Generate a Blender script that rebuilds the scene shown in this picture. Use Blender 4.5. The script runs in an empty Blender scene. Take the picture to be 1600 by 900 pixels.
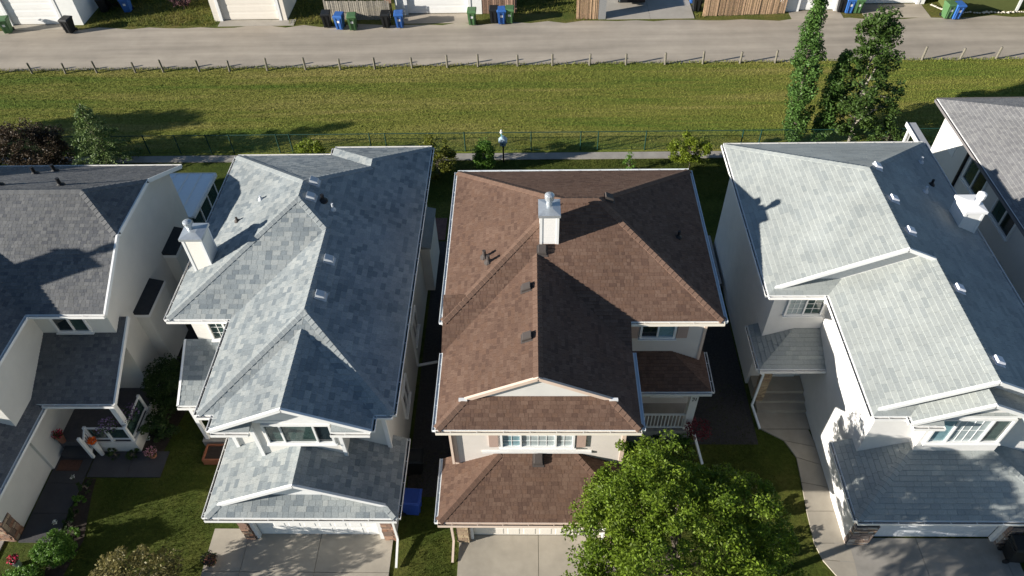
import bpy, bmesh, math, random
import numpy as np
from mathutils import Vector, Matrix
random.seed(7)
S = bpy.context.scene
COL = S.collection
# ------------------------------------------------------------------ camera
F, CX, CY, H = 1170.0, 800.0, 450.0, 25.0
def _n(v): return v/np.linalg.norm(v)
_dn = _n(np.array((35, 1095, F), float)); _yd = np.array((25, -1250, F), float)
_yd = _n(_yd-_dn*np.dot(_yd, _dn)); _xd = np.cross(_dn, _yd)
if _xd[0] < 0: _xd = -_xd
RM = np.array([_xd, _yd, -_dn]); CP = np.array((0, 0, H))
def P(px, py, z=0.0):                       # where the sight line of a pixel meets height z
    d = RM@np.array((px-CX, py-CY, F)); t = (z-H)/d[2]; return Vector(CP+d*t)
def PY(px, py, Y):
    d = RM@np.array((px-CX, py-CY, F)); return Vector(CP+d*(Y/d[1]))
def PX(px, py, X):
    d = RM@np.array((px-CX, py-CY, F)); return Vector(CP+d*(X/d[0]))
cam = bpy.data.cameras.new('camera'); camo = bpy.data.objects.new('camera', cam); COL.objects.link(camo)
r, dwn, fw = RM[:, 0], RM[:, 1], RM[:, 2]
mw = Matrix.Identity(4)
for i in range(3): mw[i][0], mw[i][1], mw[i][2], mw[i][3] = r[i], -dwn[i], -fw[i], CP[i]
camo.matrix_world = mw
cam.sensor_width = 36; cam.lens = F/1600*36; cam.clip_end = 500; cam.clip_start = 0.5
S.camera = camo
# ------------------------------------------------------------------ sky, sun, exposure
SUN_EL = math.radians(16.9); AZ = math.radians(18.0)
to_sun = Vector((-math.cos(AZ)*math.cos(SUN_EL), -math.sin(AZ)*math.cos(SUN_EL), math.sin(SUN_EL)))
W = bpy.data.worlds.new('World'); S.world = W; W.use_nodes = True
nt = W.node_tree; sky = nt.nodes.new('ShaderNodeTexSky'); sky.sky_type = 'NISHITA'; sky.sun_disc = False
sky.sun_elevation = SUN_EL; sky.sun_rotation = math.atan2(to_sun.x, to_sun.y); sky.altitude = 1000
sky.air_density = 1.0; sky.dust_density = 0.2; sky.ozone_density = 2.0
nt.links.new(sky.outputs[0], nt.nodes['Background'].inputs[0]); nt.nodes['Background'].inputs[1].default_value = 0.058
sl = bpy.data.lights.new('sun', 'SUN'); sl.energy = 5.0; sl.angle = math.radians(0.53); sl.color = (1.0, 0.945, 0.86)
so = bpy.data.objects.new('sun', sl); COL.objects.link(so); so.rotation_euler = to_sun.to_track_quat('Z', 'Y').to_euler(); so.location = (-40, -10, 40)
S.view_settings.view_transform = 'Standard'; S.view_settings.look = 'None'; S.view_settings.gamma = 1.0
S.view_settings.exposure = 1.15; S.view_settings.use_curve_mapping = False
S.render.engine = 'CYCLES'

# ------------------------------------------------------------------ materials
MATS = {}
def mat(name, col, rough=0.8, noise=0.0, nscale=8.0, bump=0.0, bscale=40.0, metal=0.0, spec=0.3, col2=None, siding=0.0, coord='Geometry', transl=0.0, island=0.0):
    if name in MATS: return MATS[name]
    m = bpy.data.materials.new(name); m.use_nodes = True; t = m.node_tree; N = t.nodes; L = t.links
    b = N['Principled BSDF']; b.inputs['Roughness'].default_value = rough; b.inputs['Metallic'].default_value = metal
    b.inputs['Specular IOR Level'].default_value = spec
    c = (*col, 1); b.inputs['Base Color'].default_value = c
    g = N.new('ShaderNodeNewGeometry')
    if noise > 0 or col2:
        tx = N.new('ShaderNodeTexNoise'); tx.inputs['Scale'].default_value = nscale; tx.inputs['Detail'].default_value = 6; tx.inputs['Roughness'].default_value = 0.65
        L.new(g.outputs['Position'], tx.inputs['Vector'])
        rp = N.new('ShaderNodeValToRGB'); e = rp.color_ramp.elements; e[0].position = 0.3; e[1].position = 0.72
        c2 = col2 if col2 else tuple(min(1, x*(1+noise)) for x in col)
        c1 = col if col2 else tuple(x*(1-noise) for x in col)
        e[0].color = (*c1, 1); e[1].color = (*c2, 1)
        L.new(tx.outputs['Fac'], rp.inputs['Fac']); out = rp.outputs['Color']
        if island > 0:
            hs = N.new('ShaderNodeHueSaturation'); mr = N.new('ShaderNodeMapRange')
            mr.inputs['To Min'].default_value = 1-island; mr.inputs['To Max'].default_value = 1+island
            L.new(g.outputs['Random Per Island'], mr.inputs['Value']); L.new(mr.outputs['Result'], hs.inputs['Value']); L.new(out, hs.inputs['Color']); out = hs.outputs['Color']
        L.new(out, b.inputs['Base Color'])
        if transl > 0:
            tr = N.new('ShaderNodeBsdfTranslucent'); L.new(out, tr.inputs['Color']); mx = N.new('ShaderNodeMixShader'); mx.inputs['Fac'].default_value = transl
            L.new(b.outputs[0], mx.inputs[1]); L.new(tr.outputs[0], mx.inputs[2]); L.new(mx.outputs[0], N['Material Output'].inputs['Surface'])
    if bump > 0:
        tb = N.new('ShaderNodeTexNoise'); tb.inputs['Scale'].default_value = bscale; tb.inputs['Detail'].default_value = 5
        L.new(g.outputs['Position'], tb.inputs['Vector']); bp = N.new('ShaderNodeBump'); bp.inputs['Strength'].default_value = bump; bp.inputs['Distance'].default_value = 0.02
        L.new(tb.outputs['Fac'], bp.inputs['Height']); L.new(bp.outputs[0], b.inputs['Normal'])
    if siding > 0:                       # lap siding: a saw-tooth relief up the wall
        sp = N.new('ShaderNodeSeparateXYZ'); L.new(g.outputs['Position'], sp.inputs[0])
        md = N.new('ShaderNodeMath'); md.operation = 'FRACT'; dv = N.new('ShaderNodeMath'); dv.operation = 'DIVIDE'; dv.inputs[1].default_value = siding
        L.new(sp.outputs['Z'], dv.inputs[0]); L.new(dv.outputs[0], md.inputs[0])
        iv = N.new('ShaderNodeMath'); iv.operation = 'SUBTRACT'; iv.inputs[0].default_value = 1.0; L.new(md.outputs[0], iv.inputs[1])
        bp = N.new('ShaderNodeBump'); bp.inputs['Strength'].default_value = 0.5; bp.inputs['Distance'].default_value = 0.012
        L.new(iv.outputs[0], bp.inputs['Height']); L.new(bp.outputs[0], b.inputs['Normal'])
    MATS[name] = m; return m
def weather(m, amt=.12):
    t = m.node_tree; N = t.nodes; L = t.links; b = N['Principled BSDF']; src = b.inputs['Base Color'].links[0].from_socket
    g = N.new('ShaderNodeNewGeometry'); a = N.new('ShaderNodeTexNoise'); a.inputs['Scale'].default_value = 0.55; a.inputs['Detail'].default_value = 5; a.inputs['Roughness'].default_value = .6; L.new(g.outputs['Position'], a.inputs['Vector'])
    mr = N.new('ShaderNodeMapRange'); mr.inputs['From Min'].default_value = .3; mr.inputs['From Max'].default_value = .7; mr.inputs['To Min'].default_value = 1-amt; mr.inputs['To Max'].default_value = 1+amt; L.new(a.outputs['Fac'], mr.inputs['Value'])
    hs = N.new('ShaderNodeHueSaturation'); L.new(src, hs.inputs['Color']); L.new(mr.outputs[0], hs.inputs['Value']); L.new(hs.outputs[0], b.inputs['Base Color']); return m
def tones(name, cols, noise=0.16):
    return [weather(m_) for m_ in tones_(name, cols, noise)]
def tones_(name, cols, noise=0.16):
    return [mat('%s_%d' % (name, i), c, 0.92, noise=noise*1.3, nscale=26, spec=0.15) for i, c in enumerate(cols)]
GREY = tones('grey_shingle', [(.222, .244, .248), (.247, .268, .269), (.272, .290, .286), (.297, .313, .304), (.194, .217, .225), (.164, .187, .199)])
GREY4 = tones('pale_shingle', [(.279, .297, .286), (.291, .309, .296), (.302, .320, .305), (.313, .330, .313), (.265, .284, .276), (.249, .269, .263)], .11)
BROWN = tones('brown_shingle', [(.129, .079, .057), (.138, .086, .062), (.149, .094, .068), (.119, .072, .052), (.132, .079, .055), (.101, .061, .045)])
DARK = tones('charcoal_shingle', [(.116, .118, .121), (.13, .131, .132), (.15, .15, .148), (.102, .105, .11), (.124, .125, .124), (.088, .091, .098)])
WHITE = mat('white_trim', (.70, .70, .685), 0.45, noise=0.04, nscale=3)
SIDE_W = mat('white_siding', (.60, .585, .55), 0.6, noise=0.04, nscale=1.5, siding=0.11)
SIDE_C = mat('cream_siding', (.62, .60, .55), 0.6, noise=0.05, nscale=1.2, siding=0.11)
SIDE_P = mat('pale_beige_siding', (.60, .555, .505), 0.6, noise=0.04, nscale=1.5, siding=0.11)
STUC = mat('stucco', (.65, .635, .61), 0.9, noise=0.05, nscale=2.5, bump=0.3, bscale=60)
GUT = mat('gutter_metal', (.74, .73, .70), 0.4, noise=0.05, nscale=4)
GUTB = mat('gutter_beige', (.62, .50, .41), 0.45, noise=0.06, nscale=4)
GUTK = mat('gutter_blue_white', (.70, .74, .76), 0.4, noise=0.04, nscale=4)
BROWNT = mat('tan_shutter', (.40, .29, .24), 0.6, noise=0.06, nscale=6)
GLASS = mat('window_glass', (.012, .02, .024), 0.04, spec=0.9, noise=0.2, nscale=2)
GLASS_T = mat('window_curtain', (.16, .27, .30), 0.1, spec=0.7, noise=0.25, nscale=5)
GLASS_B = mat('window_blind', (.33, .38, .38), 0.12, spec=0.7, noise=0.15, nscale=6)
GLASS_G = mat('window_green', (.03, .055, .05), 0.05, spec=0.8, noise=0.3, nscale=3)
BLACKM = mat('black_metal', (.012, .012, .013), 0.5)
GALV = mat('galvanised', (.50, .53, .55), 0.4, metal=0.6, noise=0.1, nscale=10)
VENTG = mat('vent_grey', (.48, .50, .52), 0.5, noise=0.08, nscale=10)
VENTB = mat('vent_brown', (.06, .05, .045), 0.7)
CONC = mat('concrete', (.33, .295, .24), 0.9, noise=0.14, nscale=1.3, bump=0.25, bscale=70)
CONC_D = mat('concrete_worn', (.275, .255, .225), 0.9, noise=0.16, nscale=1.6, bump=0.25, bscale=70)
CONC_K = mat('concrete_dark', (.058, .056, .058), 0.9, noise=0.15, nscale=1.6, bump=0.25, bscale=70)
DOORW = mat('door_white', (.76, .75, .72), 0.5, noise=0.03, nscale=2)
DOORC = mat('door_cream', (.70, .65, .57), 0.5, noise=0.03, nscale=2)
SOIL = mat('soil', (.035, .026, .02), 0.95, noise=0.4, nscale=9, bump=0.6, bscale=30)
WOOD_D = mat('deck_wood', (.16, .15, .15), 0.8, noise=0.2, nscale=14)
WOOD_G = mat('grey_planks', (.30, .27, .22), 0.85, noise=0.3, nscale=9)
WOOD_B = mat('brown_planks', (.36, .24, .15), 0.8, noise=0.28, nscale=9)
WOOD_R = mat('red_brown_planks', (.30, .19, .135), 0.8, noise=0.28, nscale=9)
POSTW = mat('weathered_post', (.17, .155, .12), 0.9, noise=0.25, nscale=12)
BARK = mat('bark', (.13, .11, .085), 0.95, noise=0.3, nscale=14, bump=0.5, bscale=40)
BARKW = mat('pale_bark', (.42, .40, .34), 0.9, noise=0.3, nscale=9)
FENCEG = mat('green_fence', (.010, .045, .032), 0.6)
OLIVE = mat('olive_wall', (.085, .10, .028), 0.8, noise=0.08, nscale=3)
def leafmat(n, a, b, tr=0.32, isl=0.35): return mat(n, a, 0.55, col2=b, nscale=1.1, spec=0.25, transl=tr, island=isl)
L_ASH = leafmat('ash_leaf', (.095, .155, .012), (.165, .225, .022), .4, .5)
L_POP = leafmat('poplar_leaf', (.060, .125, .024), (.095, .175, .04))
L_ASP = leafmat('aspen_leaf', (.040, .078, .016), (.072, .12, .024))
L_SPR = leafmat('spruce_leaf', (.09, .145, .03), (.135, .185, .07), 0.2)
L_YEL = leafmat('yellow_leaf', (.11, .155, .012), (.17, .21, .02))
L_LIM = leafmat('lime_leaf', (.075, .16, .02), (.11, .21, .03))
L_BRN = leafmat('bronze_leaf', (.042, .030, .020), (.075, .052, .028), 0.2)
L_OLV = leafmat('olive_leaf', (.125, .115, .035), (.20, .17, .06), 0.25)
L_DRK = leafmat('dark_leaf', (.028, .055, .014), (.05, .085, .02))
L_RED = leafmat('red_leaf', (.10, .012, .02), (.17, .02, .03), 0.2)
L_PUR = leafmat('purple_flower', (.10, .055, .14), (.30, .20, .36), 0.2, 0.5)
L_PNK = leafmat('pink_flower', (.45, .16, .20), (.60, .36, .38), 0.2, 0.4)
L_CRI = leafmat('crimson_flower', (.50, .015, .06), (.62, .05, .12), 0.2, 0.3)
L_WHT = leafmat('white_flower', (.70, .70, .64), (.80, .80, .76), 0.2, 0.1)
L_ORG = leafmat('orange_flower', (.75, .13, .01), (.85, .2, .02), 0.2, 0.2)

# ------------------------------------------------------------------ mesh helpers
WL = {}
def reg(o, parent, c):
    COL.objects.link(o)
    if parent is not None:
        o.parent = parent; o.location = Vector(c)-WL[parent.name]
    else: o.location = c
    WL[o.name] = Vector(c); return o
class MB:
    def __init__(s): s.v = []; s.f = []; s.m = []
    def poly(s, pts, m=0):
        i = len(s.v); s.v += [tuple(p) for p in pts]; s.f.append(tuple(range(i, i+len(pts)))); s.m.append(m); return s
    def box(s, x0, x1, y0, y1, z0, z1, m=0):
        return s.hexa([(x0, y0, z0), (x1, y0, z0), (x1, y1, z0), (x0, y1, z0)], [(x0, y0, z1), (x1, y0, z1), (x1, y1, z1), (x0, y1, z1)], m)
    def hexa(s, a, b, m=0):                 # prism from ring a (bottom, ccw from above) to ring b
        i = len(s.v); n = len(a); s.v += [tuple(p) for p in a]+[tuple(p) for p in b]
        s.f.append(tuple(range(i+n-1, i-1, -1))); s.f.append(tuple(range(i+n, i+2*n))); s.m += [m, m]
        for k in range(n):
            k2 = (k+1) % n; s.f.append((i+k, i+k2, i+n+k2, i+n+k)); s.m.append(m)
        return s
    def beam(s, a, b, w, h, m=0, up=(0, 0, 1)):   # bar of width w, height h along a->b
        a, b = Vector(a), Vector(b); d = (b-a).normalized(); u = Vector(up)
        if abs(d.dot(u)) > 0.98: u = Vector((0, 1, 0))
        x = d.cross(u).normalized()*w/2; y = x.cross(d).normalized()*h/2
        return s.hexa([a-x-y, a+x-y, a+x+y, a-x+y], [b-x-y, b+x-y, b+x+y, b-x+y], m)
    def tube(s, path, rad, n=6, m=0, cap=True):
        pts = [Vector(p) for p in path]; rad = rad if isinstance(rad, (list, tuple)) else [rad]*len(pts); i0 = len(s.v)
        for k, p in enumerate(pts):
            d = (pts[min(k+1, len(pts)-1)]-pts[max(k-1, 0)]).normalized(); u = Vector((0, 0, 1)) if abs(d.z) < .9 else Vector((1, 0, 0))
            x = d.cross(u).normalized(); y = d.cross(x)
            for j in range(n):
                an = 2*math.pi*j/n; s.v.append(tuple(p+(x*math.cos(an)+y*math.sin(an))*rad[k]))
        for k in range(len(pts)-1):
            for j in range(n):
                a = i0+k*n+j; b = i0+k*n+(j+1) % n; s.f.append((a, a+n, b+n, b)); s.m.append(m)
        if cap:
            s.f.append(tuple(i0+j for j in range(n))); s.m.append(m); s.f.append(tuple(i0+(len(pts)-1)*n+j for j in range(n-1, -1, -1))); s.m.append(m)
        return s
    def lathe(s, prof, c=(0, 0, 0), n=12, m=0):     # prof: list of (r,z)
        i0 = len(s.v); c = Vector(c)
        for (r_, z) in prof:
            for j in range(n):
                an = 2*math.pi*j/n; s.v.append((c.x+r_*math.cos(an), c.y+r_*math.sin(an), c.z+z))
        for k in range(len(prof)-1):
            for j in range(n):
                a = i0+k*n+j; b = i0+k*n+(j+1) % n; s.f.append((a, b, b+n, a+n)); s.m.append(m)
        s.f.append(tuple(i0+j for j in range(n-1, -1, -1))); s.m.append(m)
        s.f.append(tuple(i0+(len(prof)-1)*n+j for j in range(n))); s.m.append(m)
        return s
    def data(s, name, mats, c):
        me = bpy.data.meshes.new(name); me.from_pydata([(x-c[0], y-c[1], z-c[2]) for x, y, z in s.v], [], s.f)
        for m in (mats if isinstance(mats, list) else [mats]): me.materials.append(m)
        if any(s.m): me.polygons.foreach_set('material_index', s.m)
        me.update(); return me
    def build(s, name, mats, parent=None, base=False):
        a = np.array(s.v); lo, hi = a.min(0), a.max(0); c = (lo+hi)/2
        if base: c[2] = lo[2]
        me = s.data(name, mats, c); o = bpy.data.objects.new(name, me); return reg(o, parent, Vector(c))
def thing(name, label, cat, loc, group=None):
    o = bpy.data.objects.new(name, None); o.empty_display_size = 0.3; reg(o, None, Vector(loc)); return tag(o, label, cat, group)
def tag(o, label=None, cat=None, group=None, kind=None):
    if label: o['label'] = label
    if cat: o['category'] = cat
    if group: o['group'] = group
    if kind: o['kind'] = kind
    return o
def copy_tree(o, loc, rz, parent=None):
    c = o.copy(); COL.objects.link(c)
    if parent is None: c.location = loc; c.rotation_euler = (0, 0, rz); WL[c.name] = Vector(loc)
    else: c.parent = parent
    for ch in o.children: copy_tree(ch, None, 0, c)
    return c
ORD = ['first', 'second', 'third', 'fourth', 'fifth', 'sixth', 'seventh', 'eighth', 'ninth', 'tenth', 'eleventh', 'twelfth', 'thirteenth', 'fourteenth', 'fifteenth', 'sixteenth', 'seventeenth', 'eighteenth', 'nineteenth', 'twentieth', 'twenty-first', 'twenty-second', 'twenty-third', 'twenty-fourth', 'twenty-fifth', 'twenty-sixth', 'twenty-seventh', 'twenty-eighth', 'twenty-ninth', 'thirtieth']

# ------------------------------------------------------------------ the ground
def grassmat(name, cols, stripe=0.0, sc=0.35, isl=False):
    m = bpy.data.materials.new(name); m.use_nodes = True; t = m.node_tree; N = t.nodes; L = t.links; b = N['Principled BSDF']
    b.inputs['Roughness'].default_value = 0.9; b.inputs['Specular IOR Level'].default_value = 0.1
    g = N.new('ShaderNodeNewGeometry'); mp = N.new('ShaderNodeMapping'); mp.inputs['Scale'].default_value = (0.07 if stripe else 1, 1, 1); L.new(g.outputs['Position'], mp.inputs[0])
    a = N.new('ShaderNodeTexNoise'); a.inputs['Scale'].default_value = sc; a.inputs['Detail'].default_value = 8; a.inputs['Roughness'].default_value = 0.72; L.new(mp.outputs[0], a.inputs['Vector'])
    rp = N.new('ShaderNodeValToRGB'); e = rp.color_ramp.elements; e[0].position = 0.34; e[1].position = 0.64
    e[0].color = (*cols[0], 1); e[1].color = (*cols[2], 1); k = e.new(0.5); k.color = (*cols[1], 1); L.new(a.outputs['Fac'], rp.inputs['Fac'])
    f = N.new('ShaderNodeTexNoise'); f.inputs['Scale'].default_value = 7; f.inputs['Detail'].default_value = 8; f.inputs['Roughness'].default_value = 0.75; L.new(g.outputs['Position'], f.inputs['Vector'])
    mr = N.new('ShaderNodeMapRange'); mr.inputs['From Min'].default_value = 0.3; mr.inputs['From Max'].default_value = 0.7; mr.inputs['To Min'].default_value = 0.55; mr.inputs['To Max'].default_value = 1.35; L.new(f.outputs['Fac'], mr.inputs['Value'])
    hs = N.new('ShaderNodeHueSaturation'); L.new(rp.outputs[0], hs.inputs['Color']); L.new(mr.outputs[0], hs.inputs['Value']); L.new(hs.outputs[0], b.inputs['Base Color'])
    if isl:
        m2 = N.new('ShaderNodeMapRange'); m2.inputs['To Min'].default_value = .72; m2.inputs['To Max'].default_value = 1.22; L.new(g.outputs['Random Per Island'], m2.inputs['Value'])
        h2_ = N.new('ShaderNodeHueSaturation'); L.new(hs.outputs[0], h2_.inputs['Color']); L.new(m2.outputs[0], h2_.inputs['Value']); L.new(h2_.outputs[0], b.inputs['Base Color']); MATS[name] = m; return m
    bp = N.new('ShaderNodeBump'); bp.inputs['Strength'].default_value = 0.9; bp.inputs['Distance'].default_value = 0.08; L.new(f.outputs['Fac'], bp.inputs['Height']); L.new(bp.outputs[0], b.inputs['Normal'])
    MATS[name] = m; return m
G_FIELD = grassmat('field_grass', [(.095, .145, .022), (.180, .185, .038), (.26, .228, .068)], 1.0, 0.75)
G_FIELDB = grassmat('field_grass_blade', [(.095, .150, .024), (.185, .195, .042), (.27, .24, .075)], 1.0, 0.75, True)
G_LAWN = grassmat('lawn_grass', [(.032, .052, .008), (.055, .072, .012), (.088, .092, .020)])
G_ROUGH = grassmat('rough_grass', [(.06, .085, .016), (.10, .105, .025), (.15, .125, .04)])
def lanemat():
    m = mat('lane_surface', (.345, .298, .238), 0.95, noise=0.12, nscale=0.5, bump=0.3, bscale=45)
    t = m.node_tree; N = t.nodes; L = t.links; b = N['Principled BSDF']; src = b.inputs['Base Color'].links[0].from_socket
    g = N.new('ShaderNodeNewGeometry'); mp = N.new('ShaderNodeMapping'); mp.inputs['Scale'].default_value = (0.05, 0.75, 1); L.new(g.outputs['Position'], mp.inputs[0])
    a = N.new('ShaderNodeTexNoise'); a.inputs['Scale'].default_value = 1.3; a.inputs['Detail'].default_value = 7; a.inputs['Roughness'].default_value = 0.6; L.new(mp.outputs[0], a.inputs['Vector'])
    mr = N.new('ShaderNodeMapRange'); mr.inputs['From Min'].default_value = 0.3; mr.inputs['From Max'].default_value = 0.7; mr.inputs['To Min'].default_value = 0.74; mr.inputs['To Max'].default_value = 1.14; L.new(a.outputs['Fac'], mr.inputs['Value'])
    hs = N.new('ShaderNodeHueSaturation'); L.new(src, hs.inputs['Color']); L.new(mr.outputs[0], hs.inputs['Value']); L.new(hs.outputs[0], b.inputs['Base Color'])
    return m
LANE = lanemat()
def sheet(name, pts, m, z, kind='structure', thick=None):
    mb = MB()
    if thick: mb.hexa([(x, y, z-thick) for x, y in pts], [(x, y, z) for x, y in pts])
    else: mb.poly([(x, y, z) for x, y in pts])
    return tag(mb.build(name, m), kind=kind)
sheet('ground', [(-140, -60), (140, -60), (140, 180), (-140, 180)], G_LAWN, 0.0)
def wavy(x0, x1, y, amp, n, seed, rev=False):
    rr = random.Random(seed); l = [(x0+(x1-x0)*i/n, y+rr.uniform(-amp, amp)) for i in range(n+1)]; return l[::-1] if rev else l
sheet('grass_field', [(-90, 33.6)]+[(90, 33.6)]+wavy(-90, 90, 42.75, .07, 360, 3, True), G_FIELD, 0.006)
sheet('lane', wavy(-90, 90, 42.6, .05, 300, 5)+wavy(-90, 90, 48.2, .22, 150, 6, True), LANE, 0.003)
sheet('back_lots', wavy(-90, 90, 48.05, .25, 260, 8)+[(90, 70), (-90, 70)], G_ROUGH, 0.0015)
sheet('back_path', [(-40, 32.95), (40, 32.95), (40, 33.52), (-40, 33.52)], CONC_D, 0.04, thick=0.06)
sheet('street', [(-90, -9.0), (90, -9.0), (90, -1.5), (-90, -1.5)], CONC_K, 0.004)
# concrete drives, laid in slabs
def slabs(name, xs, ys, m, z=0.05):
    root = bpy.data.objects.new(name, None); reg(root, None, Vector(((xs[0]+xs[-1])/2, (ys[0]+ys[-1])/2, 0))); tag(root, kind='structure')
    for i in range(len(xs)-1):
        for j in range(len(ys)-1):
            g = 0.008; MB().box(xs[i]+g, xs[i+1]-g, ys[j]+g, ys[j+1]-g, z-0.12, z+random.uniform(-.004, .004)).build('concrete_slab', m, root)
    return root
slabs('driveway', [-11.25, -9.95, -7.4, -4.85], [-1.4, 2.8, 6.6, 10.2, 11.75], CONC)
slabs('driveway', [-2.55, .2, 2.95], [-1.4, 2.8, 6.6, 11.55], CONC)
slabs('driveway', [10.35, 13.15, 15.9, 16.3], [-1.4, 3.2, 7.4, 11.5], CONC_D)
slabs('driveway', [-24.2, -21.6, -18.6], [-1.4, 3.2, 7.4, 11.3], CONC_D)
YARD_SHADE = mat('side_yard_shade', (.045, .042, .04), .95, noise=.35, nscale=12, bump=.5, bscale=40)  # near-black ground colour that paints in the shade between the houses
for q in ((-4.6, -2.62, 13.0, 26.5), (6.02, 8.58, 15.2, 24.5), (-15.2, -12.25, 18.4, 29.0), (16.25, 18.9, 13.0, 29.0)): sheet('side_yard', [(q[0], q[2]), (q[1], q[2]), (q[1], q[3]), (q[0], q[3])], YARD_SHADE, .012)
wk = bpy.data.objects.new('garden_walk', None); reg(wk, None, Vector((10, 13, 0))); tag(wk, kind='structure')
WL_ = [P(1190, 672), P(1225, 690), P(1244, 716), P(1252, 755), P(1260, 800), P(1272, 850), P(1285, 876), P(1310, 905)]
WR_ = [P(1262, 672), P(1276, 700), P(1290, 730), P(1305, 765), P(1316, 800), P(1326, 850), P(1335, 880), P(1340, 905)]
for i in range(7):
    a, b, c, d = WL_[i], WR_[i], WR_[i+1], WL_[i+1]; e = .02
    q = [(d.x, d.y+e), (c.x, c.y+e), (b.x, b.y), (a.x, a.y)]
    MB().hexa([(x, y, -.06) for x, y in q], [(x, y, .055) for x, y in q]).build('concrete_slab', CONC, wk)
sl1 = slabs('garden_path', [-18.1, -16.75], [11.2, 12.3, 13.5, 14.9], CONC_K)
slabs('garden_path', [-16.7, -15.2, -13.9], [13.75, 14.85], CONC_K)

# ------------------------------------------------------------------ roofs
def clip(poly, a, b, c):
    out = []; n = len(poly)
    for i in range(n):
        p, q = poly[i], poly[(i+1) % n]; dp = a*p[0]+b*p[1]+c; dq = a*q[0]+b*q[1]+c
        if dp >= 0: out.append(p)
        if (dp >= 0) != (dq >= 0):
            t = dp/(dp-dq); out.append((p[0]+(q[0]-p[0])*t, p[1]+(q[1]-p[1])*t))
    return out
def area(p): return 0.5*sum(p[i][0]*p[(i+1) % len(p)][1]-p[(i+1) % len(p)][0]*p[i][1] for i in range(len(p))) if len(p) > 2 else 0.0
def subtract(polys, hp):
    res = []
    for cur in polys:
        for (a, b, c) in hp:
            o = clip(cur, -a, -b, -c)
            if abs(area(o)) > 1e-4: res.append(o)
            cur = clip(cur, a, b, c)
            if abs(area(cur)) < 1e-5: break
    return res
def rect_hp(x0, x1, y0, y1): return [(1, 0, -x0), (-1, 0, x1), (0, 1, -y0), (0, -1, y1)]
def comp(x0, x1, y0, y1, z, p, sides='LRFB', ov=0.0, zs=None):
    zs = zs or {}; pl = []
    for s in sides:
        zz = zs.get(s, z)
        pl.append({'L': (p, 0, zz-p*x0), 'R': (-p, 0, zz+p*x1), 'F': (0, p, zz-p*y0), 'B': (0, -p, zz+p*y1)}[s])
    return dict(r=(x0, x1, y0, y1), pl=pl, ov=ov)
def envelope(comps, cuts=()):
    res = {}
    for ci, A in enumerate(comps):
        x0, x1, y0, y1 = A['r']
        for i, pi in enumerate(A['pl']):
            poly = [(x0, y0), (x1, y0), (x1, y1), (x0, y1)]
            for j, pj in enumerate(A['pl']):
                if j != i: poly = clip(poly, pj[0]-pi[0], pj[1]-pi[1], pj[2]-pi[2])
            if len(poly) < 3 or abs(area(poly)) < 1e-3: continue
            ps = [poly]
            for bi, B in enumerate(comps):
                if bi == ci: continue
                bx = B['r']; eps = 1e-4 if bi < ci else -1e-4
                hp = rect_hp(bx[0], bx[1], bx[2]+B['ov'], bx[3])+[(q[0]-pi[0], q[1]-pi[1], q[2]-pi[2]+eps) for q in B['pl']]
                ps = subtract(ps, hp)
            for cu in cuts: ps = subtract(ps, rect_hp(*cu))
            ps = [q for q in ps if abs(area(q)) > 2e-3]
            if ps: res.setdefault(tuple(round(v, 4) for v in pi), []).extend(ps)
    return res
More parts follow.
